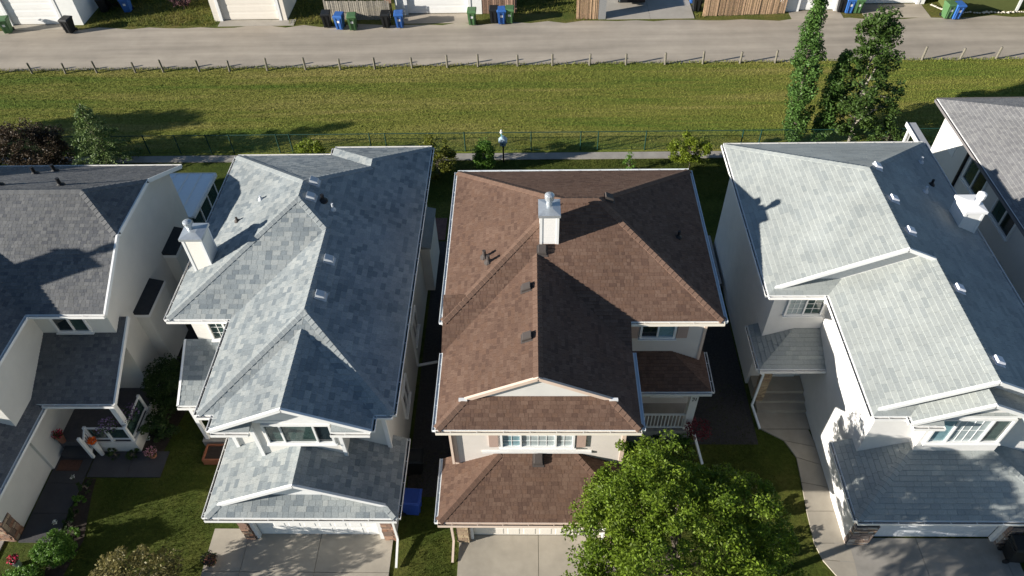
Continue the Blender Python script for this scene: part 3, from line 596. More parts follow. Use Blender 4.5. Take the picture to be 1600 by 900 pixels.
pier(h3, -2.56, -2.17, 11.30, 11.42, 0, 2.6, STONE_T, 5, .11); pier(h3, 2.52, 2.92, 11.30, 11.42, 0, 2.6, STONE_T, 6, .11)
downspout(h3, [(-2.92, 10.75, 2.66), (-2.78, 11.2, 2.35), (-2.72, 11.28, 2.1), (-2.72, 11.28, .2), (-2.72, 10.55, .08)], GUTB)
downspout(h3, [(-2.56, 12.55, 5.4), (-2.56, 12.55, 3.2)], GUTB)
po = roof(h3, 'porch_roof', [comp(2.93, 6.23, 15.2, 16.95, 3.45, p, 'RF')], [(-2.55, 5.95, 16.5, 23.7)], BROWN, EB, WB, 10, [1, 1, 0, 3, 1, 2], 23)
gutter(po, [(2.94, 15.2, 6.23, 15.2, 3.45), (6.23, 15.2, 6.23, 16.95, 3.45)], GUT)
MB().box(2.93, 6.0, 15.25, 16.5, 0, .85).build('porch_floor', CONC_D, h3)
MB().box(2.93, 5.9, 15.4, 15.52, 3.1, 3.34).build('porch_beam', SIDE_C, h3)
pc = MB().box(5.62, 5.9, 15.34, 15.6, .85, 3.35).build('porch_post', WHITE, h3)
# house number plaque on the post: small dark strokes
nm = MB(); nm.box(5.68, 5.76, 15.328, 15.338, 2.86, 2.89).box(5.735, 5.76, 15.328, 15.338, 2.76, 2.86).box(5.70, 5.73, 15.328, 15.338, 2.68, 2.76).box(5.80, 5.83, 15.328, 15.338, 2.70, 2.88); nm.build('house_number', BLACKM, pc)
rl = MB().beam((3.45, 15.36, 1.80), (5.6, 15.36, 1.80), .06, .05).beam((3.45, 15.36, .98), (5.6, 15.36, .98), .06, .05).build('railing', WHITE, h3)
bal = None
for k in range(17):
    x = 3.5+k*.128; c = Vector((x, 15.36, 1.39))
    if bal is None: bal = MB().box(x-.016, x+.016, 15.344, 15.376, 1.005, 1.775).data('baluster', WHITE, c)
    reg(bpy.data.objects.new('baluster', bal), rl, c)
downspout(h3, [(6.0, 15.1, .9), (6.3, 14.3, .12)], GUT, .08)
window(h3, (0, 16.5), (1, 0), (0, -1), 4.6, 5.6, 1.5, 2.7, (.5,), [GLASS, GLASS])

# ================================================================== pale house on the right
p = .47
h4 = thing('house', 'white stucco house with pale grey shingle roof and chimney on its far right slope', 'house', (12.4, 18, 0), 'houses in the near row')
C4 = [comp(8.2, 16.55, 17.62, 26.3, 5.75, p), comp(8.2, 16.55, 17.86, 22.0, 5.75, p, 'LR', .3), comp(10.24, 16.55, 12.69, 20, 5.75, p, 'LRF'), comp(10.24, 16.55, 12.87, 20, 5.75, p, 'LR', .3), comp(11.33, 15.37, 12.44, 15, 5.75, p, 'LR', .35)]
W4 = [.30, .42, .55, .24]
rf = roof(h4, 'roof', C4, [], GREY4, .17, W4, 200, [3, 4, 4, 3, 2, 1.2], 31)
gutter(rf, [(8.2, 26.3, 8.2, 17.62, 5.75), (16.55, 26.3, 8.2, 26.3, 5.75), (16.55, 12.69, 16.55, 26.3, 5.75), (8.2, 17.62, 10.24, 17.62, 5.75), (10.24, 17.62, 10.24, 12.69, 5.75), (10.24, 12.69, 11.33, 12.69, 5.75), (15.37, 12.69, 16.55, 12.69, 5.75), (11.33, 12.69, 11.33, 12.44, 5.75), (15.37, 12.44, 15.37, 12.69, 5.75)], GUT)
mx = 12.375; mz = 5.75+4.175*p; wx = 13.395; wz = 5.75+3.155*p; bx = 13.35; bz = 5.75+2.02*p
for (xa, ya, za, xb, zb, xe) in ((8.44, 17.86, 5.87, mx, mz, wx), (10.42, 12.87, 5.84, wx, wz, 16.37), (11.33, 12.44, 5.75, bx, bz, 15.37)):
    rake(rf, (xa, ya, za), (xb, ya, zb)); rake(rf, (xb, ya, zb), (xe, ya, za if xe != wx else wz+.02))
caps(rf, [((mx, 17.9, mz), (mx, 22.125, mz), p), ((8.23, 26.27, 5.765), (mx, 22.125, mz), p*s2), ((16.52, 26.27, 5.765), (mx, 22.125, mz), p*s2), ((wx, 12.9, wz), (wx, 18.1, wz), p), ((bx, 12.5, bz), (bx, 12.9, bz), p)], [GREY4[4], GREY4[1]], p)
gablewall(h4, 8.6, 16.1, mx, 18.15, 5.88, mz-.13, STUC); gablewall(h4, 10.7, 16.1, wx, 13.16, 5.86, wz-.13, STUC); gablewall(h4, 11.6, 15.1, bx, 12.78, 5.74, bz-.13, STUC)
walls(h4, [(8.65, 16.1, 18.05, 25.9, 0, 5.85), (10.7, 16.102, 13.1, 18.1, 0, 5.85)], STUC); walls(h4, [(12.2, 14.78, 12.8, 13.12, 2.9, 5.8)], STUC, 'bay_wall')
MB().box(11.6, 15.1, 12.77, 13.11, 5.62, 5.72).build('soffit', WHITE, h4)
for (x0, x1) in ((11.36, 12.3), (14.7, 15.34)):
    q = MB(); q.hexa([(x0, 12.45, 5.60), (x1, 12.45, 5.60), (x1, 12.79, 5.60), (x0, 12.79, 5.60)], [(x0, 12.45, 5.63), (x1, 12.45, 5.63), (x1, 12.78, 5.80), (x0, 12.78, 5.80)]); q.build('eave_return', GREY4[4], rf)
    gutter(rf, [(x0, 12.43, x1, 12.43, 5.63)], GUT)
window(h4, (0, 12.8), (1, 0), (0, -1), 12.42, 14.58, 4.22, 5.42, (.26, .74), [GLASS_T, GLASS_B, GLASS_G], [(1, 4, 2)], 'wide bay window with pale blind in its middle light')
window(h4, (0, 18.05), (1, 0), (0, -1), 9.22, 10.42, 4.32, 5.10, (.5,), [GLASS_B, GLASS_G], [(0, 3, 3), (1, 2, 3)])
chimney(h4, 15.6, 16.28, 20.55, 21.42, 5.2, 6.95, mat('chimney_pale', (.72, .71, .69), .7, noise=.03), (.75, .45), .5, mat('chimney_cap_white', (.76, .75, .74), .5, noise=.05))
PR4 = (-p, 0, 5.75+p*16.55); PL4 = (p, 0, 5.75-p*8.2)
for q in ((1371, 262), (1397, 313), (1423, 363), (1499, 453), (1560, 566)): v = PL(*q, PR4); boxvent(rf, v.x, v.y, PR4, mat('vent_white', (.66, .67, .72), .5), s=.28)
for q in ((1455, 289), (1445, 300), (1438, 254)): v = PL(*q, PR4); pipe(rf, v.x, v.y, PR4, BLACKM if q[0] == 1455 else VENTG, .26)
gr = roof(h4, 'garage_roof', [comp(10.12, 16.75, 10.8, 13.6, 2.8, .4, 'LRF')], [(10.7, 16.102, 13.1, 18.1), (12.2, 14.78, 12.8, 13.12)], GREY4, .17, W4, 85, [3, 4, 4, 3, 2, 1.2], 32)
gutter(gr, [(10.12, 10.8, 16.75, 10.8, 2.8), (10.12, 13.6, 10.12, 10.8, 2.8), (16.75, 10.8, 16.75, 13.6, 2.8)], GUT)
caps(gr, [((10.15, 10.83, 2.815), (12.1, 12.78, 3.58), .4*s2), ((16.72, 10.83, 2.815), (14.78, 12.78, 3.58), .4*s2)], [GREY4[4], GREY4[1]], .4)
garage_walls(h4, 10.68, 16.2, 11.42, 13.1, 11.45, 15.75, 2.35, 2.75, STUC, mat('door_grey_white', (.62, .64, .66), .5, noise=.03), 8, 4)
pier(h4, 10.70, 11.42, 11.26, 11.42, 0, 1.35, STONE_W, 7, .10); pier(h4, 15.78, 16.22, 11.26, 11.42, 0, 1.35, STONE_W, 8, .10)
po = roof(h4, 'porch_roof', [comp(8.3, 10.69, 16.62, 18.7, 2.85, .42, 'LF')], [(8.65, 16.1, 18.05, 25.9)], GREY4, .17, W4, 15, [1, 1, 1, 0, 4, 3], 33)
gutter(po, [(8.3, 16.62, 10.69, 16.62, 2.85), (8.3, 18.7, 8.3, 16.62, 2.85)], GUT)
MB().box(8.72, 10.69, 15.87, 16.6, -.06, .055).build('concrete_slab', CONC, wk); MB().box(8.75, 10.69, 17.3, 18.05, 0, .52).build('porch_floor', CONC, h4); MB().box(8.8, 10.69, 16.95, 17.3, 0, .36).build('step', CONC, h4); MB().box(8.8, 10.69, 16.6, 16.95, 0, .2).build('step', CONC, h4)
pier(h4, 8.72, 9.0, 16.95, 17.25, .36, 2.7, STONE_T, 9, .09, 'porch_column')
downspout(h4, [(8.32, 16.6, 2.7), (8.6, 16.8, 2.3), (8.6, 16.8, .3), (8.75, 15.85, .1)], GUTK)
MB().box(9.5, 10.45, 18.0, 18.05, .52, 2.6).build('front_door', WHITE, h4)

# ================================================================== charcoal house on the left
p = .51
h1 = thing('house', 'cream house with charcoal roof and clipped gable at the left edge', 'house', (-18.5, 18, 0), 'houses in the near row')
C1 = [comp(-24.5, -14.9, 16.98, 25.36, 5.6, p, 'LRFB', zs={'R': 6.93, 'L': 6.93}), comp(-24.2, -17.72, 13.7, 19.5, 5.6, p, 'LRF')]
WK = [.14, .18, .22, .12]; EK = .13; DW = [3, 3, 2.2, 2, 3, 1]
rf = roof(h1, 'roof', C1, [], DARK, EK, WK, 200, DW, 41)
gutter(rf, [(-14.9, 25.36, -24.5, 25.36, 5.6), (-17.72, 16.98, -14.9, 16.98, 5.6), (-17.72, 13.7, -17.72, 16.98, 5.6), (-24.2, 13.7, -17.72, 13.7, 5.6)], GUT)
jy0, jy1 = 16.98+1.33/p, 25.36-1.33/p
for a, b in (((-14.9, 16.98, 5.6), (-14.9, jy0, 6.93)), ((-14.9, jy0, 6.93), (-14.9, jy1, 6.93)), ((-14.9, jy1, 6.93), (-14.9, 25.36, 5.6))): rake(rf, a, b, WHITE, .03, .16, (1, 0, 0))
mz = 5.6+4.19*p; hx = -14.9-(mz-6.93)/p
caps(rf, [((-22.5, 21.17, mz), (hx, 21.17, mz), p), ((-14.92, jy0+.02, 6.945), (hx, 21.17, mz), p*s2), ((-14.92, jy1-.02, 6.945), (hx, 21.17, mz), p*s2)], [DARK[2], DARK[1]], p)
walls(h1, [(-24.1, -15.3, 17.45, 24.95, 0, 5.7), (-23.8, -18.05, 14.1, 17.5, 0, 5.7)], SIDE_C)
g = MB(); pr = [(17.45, 5.70), (24.95, 5.70), (jy1-.1, 6.80), (jy0+.1, 6.80)]; g.hexa([(-15.4, y, z) for y, z in pr], [(-15.302, y, z) for y, z in pr]); g.build('gable_wall', SIDE_C, h1)
window(h1, (0, 17.45), (1, 0), (0, -1), -17.35, -16.2, 4.2, 5.1, (.5,), [GLASS, GLASS_G])
for (y0, y1) in ((18.77, 20.53), (22.05, 23.6)):
    MB().box(-15.31, -14.8, y0, y1, .5, 3.5).build('bump_out', SIDE_C, h1); q = MB(); q.hexa([(-15.3, y0-.03, 3.5), (-14.74, y0-.03, 3.5), (-14.74, y1+.03, 3.5), (-15.3, y1+.03, 3.5)], [(-15.3, y0-.03, 3.70), (-14.74, y0-.03, 3.54), (-14.74, y1+.03, 3.54), (-15.3, y1+.03, 3.70)]); q.build('bump_out_roof', mat('membrane', (.025, .027, .03), .8, noise=.2), h1)
    MB().box(-14.738, -14.72, y0-.05, y1+.05, 3.42, 3.55).box(-15.3, -14.72, y0-.052, y0-.034, 3.42, 3.55).build('fascia', WHITE, h1)
for q in ((55, 272), (86, 268), (95, 290), (0, 290)): v = PL(*q, (0, -p, 5.6+p*25.36)); pipe(rf, v.x, v.y, (0, -p, 5.6+p*25.36), BLACKM, .35, .07)
gr = roof(h1, 'garage_roof', [comp(-24.6, -17.62, 10.7, 17.44, 2.72, .5, 'LRF'), comp(-18.05, -14.98, 15.1, 18.0, 2.85, .5, 'F')], [(-23.8, -18.05, 14.1, 17.5), (-24.1, -15.3, 17.45, 24.95)], DARK, EK, WK, 90, DW, 42)
gutter(gr, [(-17.62, 10.7, -17.62, 15.1, 2.72), (-17.6, 15.1, -14.98, 15.1, 2.85), (-24.6, 10.7, -17.62, 10.7, 2.72)], GUT); rake(gr, (-14.98, 15.1, 2.85), (-14.98, 18.0, 4.3), WHITE, .03, .16, (1, 0, 0))
walls(h1, [(-24.1, -18.18, 11.4, 14.2, 0, 2.8)], SIDE_C); pier(h1, -19.2, -18.2, 11.28, 11.4, 0, 1.2, STONE, 14, .16); pier(h1, -18.24, -18.17, 11.28, 11.75, 0, 1.15, STONE, 15, .16)
walls(h1, [(-18.3, -18.181, 14.2, 17.5, 0, 2.85)], SIDE_C)
window(h1, (0, 14.1), (1, 0), (0, -1), -21.6, -19.2, 4.2, 5.3, (.3, .7), [GLASS, GLASS, GLASS])
# veranda
MB().box(-18.15, -15.1, 14.95, 17.45, 0, .55).build('porch_floor', mat('porch_deck', (.09, .085, .09), .8, noise=.15, nscale=6), h1)
MB().box(-17.9, -16.8, 14.55, 14.95, 0, .28).build('step', CONC_K, h1); MB().box(-15.32, -15.12, 15.12, 15.32, .55, 2.75).build('porch_post', WHITE, h1)
MB().box(-16.6, -15.08, 14.86, 14.94, .0, .62).box(-15.09, -15.0, 14.86, 17.4, 0, .62).build('porch_skirt', SIDE_C, h1)
rl = MB()
for a, b in (((-16.65, 14.98), (-15.12, 14.98)), ((-15.12, 14.98), (-15.12, 16.4)), ((-16.65, 14.98), (-16.65, 14.5))):
    for z in (.75, 1.45): rl.beam((*a, z-(.3 if b[1] < 14.8 and z else 0)*0), (*b, z-(.35 if b[1] < 14.8 else 0)), .06, .05)
for (x, y) in ((-16.65, 14.98), (-15.12, 14.98), (-15.9, 14.98), (-15.12, 16.4), (-16.65, 14.5)): rl.box(x-.05, x+.05, y-.05, y+.05, .2, 1.52)
rl = rl.build('railing', WHITE, h1)
for k in range(4): y = 14.6+k*.1; MB().box(-16.67, -16.63, y-.015, y+.015, .45, 1.25).build('baluster', WHITE, rl)
for (a, b) in ((-16.58, -15.96), (-15.84, -15.18)): MB().box(a, b, 14.975, 14.985, .8, 1.4).build('glass_panel', GLASS_G, rl)
MB().box(-15.125, -15.115, 15.05, 16.34, .8, 1.4).build('glass_panel', GLASS_G, rl)
MB().box(-17.6, -16.75, 17.40, 17.45, .55, 2.55).build('front_door', mat('door_dark', (.06, .05, .05), .5), h1)
# sun room behind
sr = MB(); sr.hexa([(-20, 24.96, 2.98), (-15.1, 24.96, 2.98), (-15.1, 28.3, 2.80), (-20, 28.3, 2.80)], [(-20, 24.96, 3.06), (-15.1, 24.96, 3.06), (-15.1, 28.3, 2.88), (-20, 28.3, 2.88)])
sro = sr.build('sunroom_roof', mat('sunroom_panel', (.66, .72, .76), .35, noise=.03), h1); rb = MB()
for k in range(8): x = -15.14-k*.62; rb.beam((x, 24.97, 3.075), (x, 28.3, 2.895), .04, .04)
rb.beam((-20, 28.31, 2.83), (-15.1, 28.31, 2.83), .05, .14).beam((-15.08, 25, 2.99), (-15.08, 28.3, 2.81), .05, .14); rb.build('seam', WHITE, sro)
fr = MB()
for y in (25.05, 26.1, 27.1, 28.1): fr.box(-15.34, -15.26, y-.035, y+.035, .1, 2.82)
for x in (-19.8, -18.6, -17.4, -16.4): fr.box(x-.035, x+.035, 28.06, 28.14, .1, 2.78)
fr.box(-15.33, -15.27, 25.09, 28.06, .1, .5).box(-19.8, -15.3, 28.07, 28.13, .1, .48); fo = fr.build('sunroom_frame', WHITE, h1)
for y in (25.05, 26.1, 27.1): MB().box(-15.31, -15.29, y+.04, y+.96, .52, 2.8).build('pane', GLASS_G, fo)
for x0, x1 in ((-19.8, -18.6), (-18.6, -17.4), (-17.4, -16.4), (-16.4, -15.34)): MB().box(x0+.04, x1-.04, 28.09, 28.11, .5, 2.77).build('pane', GLASS_G, fo)
MB().box(-20, -15.2, 24.96, 28.2, 0, .09).build('sunroom_floor', CONC_D, h1)

# ================================================================== grey house at the right edge, behind
p = .45
h5 = thing('house', 'white house with plain grey roof at the far right edge', 'house', (23.2, 22, 0), 'houses in the near row')
rf = roof(h5, 'roof', [comp(18.5, 27.4, 15.5, 29.8, 5.6, p)], [], mat and tones('ash_shingle', [(.185, .183, .183), (.20, .198, .197), (.215, .212, .208), (.17, .168, .17)], .2), .145, WK, 60, None, 51)
gutter(rf, [(18.5, 29.8, 18.5, 15.5, 5.6), (27.4, 29.8, 18.5, 29.8, 5.6), (18.5, 15.5, 27.4, 15.5, 5.6)], mat('gutter_dark', (.16, .15, .15), .5))
walls(h5, [(18.95, 26.95, 15.95, 29.35, 0, 5.7)], SIDE_W)
for q, w_, hh in (((1526, 277), .75, 1.15), ((1570, 338), .75, .95)):
    v = PX(*q, 18.95); window(h5, (18.95, 0), (0, 1), (-1, 0), v.y-w_, v.y+w_, v.z-hh/2, v.z+hh/2, (.5,), [GLASS, GLASS_G])
downspout(h5, [(18.9, 26.6, 5.4), (18.9, 26.6, 1.0)], BLACKM, .1)
MB().box(18.93, 18.96, 27.6, 28.6, 4.0, 5.2).build('wall_panel', WHITE, h5)
v0 = P(1430, 214, 2.8); q = MB(); q.box(v0.x, 19.3, 29.4, 32.0, 2.7, 2.82); q.build('back_porch_roof', mat('porch_grey', (.30, .31, .33), .7, noise=.1), h5)
MB().box(v0.x-.03, 19.3, 29.36, 29.4, 2.64, 2.86).box(v0.x-.04, v0.x-.002, 29.4, 32, 2.64, 2.86).build('fascia', WHITE, h5)
for (x, y) in ((v0.x+.15, 31.8), (19.1, 31.8), (v0.x+.15, 29.6)): MB().box(x-.06, x+.06, y-.06, y+.06, 0, 2.7).build('porch_post', WHITE, h5)

# ================================================================== neighbour beyond the left edge (its shadow falls on the charcoal roof)
p = .5
h0 = thing('house', 'neighbouring two-storey house with chimney just beyond the left edge', 'house', (-31, 18, 0), 'houses in the near row')
rf = roof(h0, 'roof', [comp(-35.4, -25.3, 16.2, 26, 6.9, p), comp(-33.4, -25.8, 11.9, 20, 6.9, p, 'LRF')], [], DARK, .3, [.5, .7], 0, None, 61)
walls(h0, [(-35.0, -25.7, 16.6, 25.6, 0, 7.0), (-33.0, -26.2, 12.3, 16.7, 0, 7.0)], SIDE_C)
chimney(h0, -26.5, -25.7, 15.2, 16.0, 5.0, 9.75, SIDE_C, (.5, .5), .6)

# ================================================================== plants
NR = np.random.default_rng(5)
def leafmesh(name, ctr, size, mats, mi=None, parent=None, aspect=.55, up=.35):
    n = len(ctr); u = NR.normal(size=(n, 3)); u[:, 2] *= .6; u /= np.linalg.norm(u, axis=1)[:, None]
    w = NR.normal(size=(n, 3)); w[:, 2] += up*2; v = np.cross(w, u); v /= np.linalg.norm(v, axis=1)[:, None]
    sz = (size*NR.uniform(.7, 1.3, n))[:, None]; a = u*sz; b = v*sz*aspect
    V = np.stack([ctr-a, ctr-b*.9+a*.1, ctr+a, ctr+b*.9+a*.1], 1).reshape(-1, 3); c = (V.min(0)+V.max(0))/2
    me = bpy.data.meshes.new(name); me.vertices.add(4*n); me.vertices.foreach_set('co', (V-c).ravel()); me.loops.add(4*n); me.loops.foreach_set('vertex_index', np.arange(4*n))
    me.polygons.add(n); me.polygons.foreach_set('loop_start', np.arange(0, 4*n, 4)); me.polygons.foreach_set('loop_total', np.full(n, 4))
    ml = mats if isinstance(mats, list) else [mats]
    for m in ml: me.materials.append(m)
    if mi is not None: me.polygons.foreach_set('material_index', mi)
    me.update(calc_edges=True); me.validate()
    return reg(bpy.data.objects.new(name, me), parent, Vector(c))
def clumps(cs, rads, per, squash=.7):
    out = []
    for c, r_, k in zip(cs, rads, per):
        d = NR.normal(size=(k, 3)); d /= np.linalg.norm(d, axis=1)[:, None]; rr = r_*NR.uniform(.25, 1, k)**.5; d *= rr[:, None]; d[:, 2] *= squash; out.append(np.asarray(c)+d)
    return np.concatenate(out)
def limbs(mb, base, tops, r0, seed, m=0):
    rr = random.Random(seed); b = Vector(base)
    for t in tops:
        t = Vector(t); mid = b.lerp(t, .5)+Vector((rr.uniform(-.15, .15), rr.uniform(-.15, .15), rr.uniform(0, .25)))*(t-b).length*.4
        mb.tube([b, mid, t], [r0, r0*.6, r0*.2], 5, m)
def broadleaf(name, label, cat, base, crown, radii, ncl, per, clr, leaf, lm, bark=BARK, r0=.13, seed=1, hollow=.35, group=None, trunkz=None, bottom=-.75, lobes=0.0):
    global NR; NR = np.random.default_rng(seed); rr = random.Random(seed); t = thing(name, label, cat, base, group); cs = []
    ph = [rr.uniform(0, 6.28) for _ in range(6)]
    while len(cs) < ncl:
        d = Vector((rr.gauss(0, 1), rr.gauss(0, 1), rr.gauss(0, 1))).normalized()
        if d.z < bottom: continue
        f = rr.uniform(hollow, 1)**.6; az = math.atan2(d.y, d.x)
        f *= 1+lobes*(math.sin(3*az+ph[0])*.5+math.sin(5*az+ph[1]+d.z*4)*.5)
        cs.append(Vector(crown)+Vector((d.x*radii[0], d.y*radii[1], d.z*radii[2]))*f)
    tr = MB(); top = Vector(crown)+Vector((0, 0, radii[2]*.3)); fork = Vector(base).lerp(Vector(crown), trunkz or .55)
    tr.tube([base, Vector(base).lerp(fork, .5)+Vector((.04, .03, 0)), fork, top], [r0*1.25, r0, r0*.85, r0*.25], 8)
    for k in range(min(26, ncl)): limbs(tr, fork.lerp(top, rr.uniform(0, .7)), [cs[k*len(cs)//min(26, ncl)]], r0*.38, seed+k)
    tr.build('trunk', bark, t)
    pts = clumps([tuple(c) for c in cs], [clr*rr.uniform(.6, 1.35) for _ in cs], [max(3, int(per*rr.uniform(.5, 1.5))) for _ in cs])
    pts = pts[pts[:, 2] > base[2]+.02] if len(pts) else pts
    leafmesh('crown', pts, leaf, lm, parent=t); return t
def shrub(name, label, base, radii, ncl, per, leaf, lm, seed=1, cat='shrub', group=None, stemh=None, cr=.3):
    b = Vector(base); return broadleaf(name, label, cat, b, b+Vector((0, 0, radii[2]*.95 if stemh is None else stemh)), radii, ncl, per, cr*max(radii), leaf, lm, BARK, .03, seed, .45, group, .3, -.95, .12)
# the big ash tree in front
broadleaf('ash_tree', 'large bright green leafy tree in front of the brown house', 'tree', (4.4, 8.9, 0), (4.1, 9.25, 4.25), (3.2, 2.95, 2.5), 560, 165, .31, .050, L_ASH, BARK, .14, 3, .42, lobes=.2, bottom=-.55)
broadleaf('small_tree', 'sparse bronze-olive small tree on the left lawn at the bottom edge', 'tree', (-12.9, 9.25, 0), (-12.7, 9.2, 1.35), (1.75, 1.15, .95), 110, 75, .26, .05, L_OLV, BARK, .07, 9, .4, lobes=.15)
# columnar poplars, aspen
def poplar(label, base, top, rad, n, seed):
    global NR; NR = np.random.default_rng(seed); rr = random.Random(seed); b, tp = Vector(base), Vector(top); t = thing('poplar_tree', label, 'tree', base, 'columnar poplars'); cs = []; rs = []
    for k in range(n):
        f = (k+.5)/n; prof = min(1, .45+f*3)*(1 if f < .55 else (1-(f-.55)/.45)**.7*.85+.15); a = rr.uniform(0, 6.28); q = rad*prof*rr.uniform(.3, 1)
        cs.append(tuple(b.lerp(tp, .03+f*.97)+Vector((math.cos(a)*q, math.sin(a)*q, 0)))); rs.append(.26*rr.uniform(.7, 1.3))
    tr = MB().tube([b, b.lerp(tp, .5), tp], [.14, .09, .02], 7); limbs(tr, b.lerp(tp, .1), [cs[k] for k in range(6, n//3, 9)], .04, seed); tr.build('trunk', BARK, t)
    leafmesh('crown', clumps(cs, rs, [70]*n, 1.2), .075, L_POP, parent=t)
poplar('tall narrow poplar standing left of the pair behind the pale house', (14.35, 34.2, 0), (13.6, 34.5, 9.0), .72, 210, 21)
poplar('short narrow poplar leaning beside the taller one', (15.7, 34.3, 0), (15.9, 34.5, 5.2), .46, 100, 22)
global_rr = random.Random(4); at = thing('aspen_tree', 'open-crowned dark green aspen with pale stems right of the poplars', 'tree', (17.5, 34.3, 0)); tr = MB(); cs = []; rs = []
tr.tube([(17.5, 34.3, 0), (17.4, 34.5, 2.5), (17.2, 34.6, 5.0), (17.0, 34.6, 7.4)], [.09, .06, .04, .012], 8); tr.tube([(17.45, 34.3, 1.2), (18.1, 34.2, 2.1), (18.9, 34.1, 2.4)], [.07, .05, .02], 6)
tr.tube([(17.3, 34.3, 3.6), (17.7, 34.4, 5.4), (18.0, 34.4, 6.6)], [.06, .045, .015], 6)
for k in range(170):
    z = .7+6.6*global_rr.random()**.95; w_ = 2.25*(1-abs(z-3.0)/7.5)*(1 if z < 4.2 else .78); a = global_rr.uniform(0, 6.28); q = w_*global_rr.uniform(.25, 1); ax = 17.5-.09*z
    c = (ax+math.cos(a)*q, 34.15+math.sin(a)*q*.85, z+global_rr.uniform(-.2, .3)); cs.append(c); rs.append(.29*global_rr.uniform(.6, 1.5))
    if k % 4 == 0: limbs(tr, (ax, 34.3, max(.6, z-.7)), [c], .03, k)
NR = np.random.default_rng(77); tr.build('trunk', mat('aspen_bark', (.24, .22, .18), .9, noise=.35, nscale=7), at); leafmesh('crown', clumps(cs, rs, [85]*len(cs), .8), .085, L_ASP, parent=at)
# spruce
def spruce(label, base, h_, w_, seed, lm):
    global NR; NR = np.random.default_rng(seed); rr = random.Random(seed); b = Vector(base); t = thing('spruce_tree', label, 'tree', base); tr = MB().tube([b, b+Vector((0, 0, h_))], [.1, .015], 6); pts = []
    for k in range(52):
        f = k/52; z = .25+(h_-.3)*f; L = w_*(1-f)**.85+.08; a = k*2.4; d = Vector((math.cos(a), math.sin(a), -.12)); q = b+Vector((0, 0, z)); tr.tube([q, q+d*L], [.018, .005], 4)
        for j in range(int(30+140*L)): s = rr.random()**.6; sp = .13*(1.15-s)+.045; pts.append(tuple(q+d*L*s+Vector((rr.gauss(0, sp), rr.gauss(0, sp), rr.gauss(0, .07)))))
    tr.build('trunk', BARK, t); leafmesh('crown', np.array(pts), .075, lm, parent=t, aspect=.35)
spruce('pale green spruce behind the charcoal-roofed house', (-22.9, 32.4, 0), 4.1, 1.95, 31, L_SPR)
shrub('bronze_shrub', 'dark bronze-leaved shrub left of the pale green spruce', (-26.6, 32.3, 0), (2.0, 1.2, 1.5), 130, 110, .06, L_BRN, 32, cr=.17)
shrub('dark_shrub', 'dark shrub cut by the left edge behind the charcoal roof', (-29.6, 32.2, 0), (1.2, .9, 1.0), 40, 80, .06, L_DRK, 33, cr=.2)
shrub('yellow_shrub', 'yellow-green shrub behind the pale grey ridge by the fence', (-11.6, 31.9, 0), (1.0, .75, 1.05), 70, 90, .055, L_YEL, 34, cr=.24)
shrub('low_shrub', 'low green shrub just left of the yellow-green shrub', (-15.1, 32.0, 0), (.55, .45, .4), 14, 60, .05, L_LIM, 35)
shrub('tall_shrub', 'tall yellow-olive shrub at the back corner between grey and brown roofs', (-4.9, 31.6, 0), (.95, .85, 1.35), 48, 95, .06, leafmat('gold_leaf', (.085, .105, .012), (.15, .15, .02)), 36, cr=.2)
shrub('cedar', 'small upright bright green cedar beside the birdhouse pole', (-2.45, 32.0, 0), (.46, .42, 1.0), 110, 100, .04, L_LIM, 37, 'tree', cr=.22)
shrub('round_tree', 'round yellow-green shrub tree on a bare stem behind the brown house', (8.4, 32.05, 0), (1.15, .85, .78), 60, 80, .06, L_YEL, 38, 'tree', None, 1.25, .2)
shrub('sapling', 'thin green sapling on the lawn behind the brown house', (5.2, 31.9, 0), (.35, .3, .55), 14, 28, .05, L_LIM, 39, 'tree')
shrub('back_bush', 'low dark bush beside the aspen trunk', (19.2, 33.6, 0), (1.0, .7, .75), 30, 70, .06, L_ASP, 40)
# around the charcoal house
shrub('lime_bush', 'round lime-green bush beside the dark path at bottom left', (-16.35, 10.75, 0), (.60, .55, .55), 95, 110, .036, L_LIM, 41)
shrub('corner_bush', 'pale green bush at the bottom left corner', (-17.0, 9.55, 0), (.75, .5, .42), 60, 90, .04, L_LIM, 42)
shrub('edge_bush', 'small green bush cut by the bottom left edge', (-18.75, 9.6, 0), (.5, .4, .4), 16, 70, .045, L_LIM, 43)
shrub('porch_bush', 'round dark bush against the porch side of the charcoal house', (-14.35, 17.3, 0), (.85, .95, 1.05), 90, 110, .05, L_DRK, 44)
shrub('porch_bush', 'smaller dark bush below the round one by the porch', (-14.35, 15.7, 0), (.65, .6, .6), 24, 80, .05, L_DRK, 45)
bed = [(-16.5, 13.3), (-16.55, 12.75), (-16.5, 12.2), (-16.45, 11.8), (-16.2, 11.45), (-15.9, 14.65), (-15.2, 14.6)]
for k, (x, y) in enumerate(bed): shrub('border_plant', '%s low border plant along the dark path, counted from the porch' % ORD[k], (x, y, .03), (.26, .26, .2), 8, 40, .045, [L_DRK, L_LIM, L_DRK, L_DRK, L_LIM, L_DRK, L_DRK][k], 50+k, 'plant', 'border plants beside the dark path')
sheet('flower_bed', [(-16.7, 9.3), (-16.1, 9.3), (-15.8, 11.3), (-16.2, 13.0), (-16.3, 13.7), (-16.7, 13.7)], SOIL, .02); sheet('flower_bed', [(-16.6, 14.5), (-14.2, 14.5), (-13.6, 18.2), (-15.0, 18.2), (-15.0, 14.86), (-16.6, 14.86)], SOIL, .021)
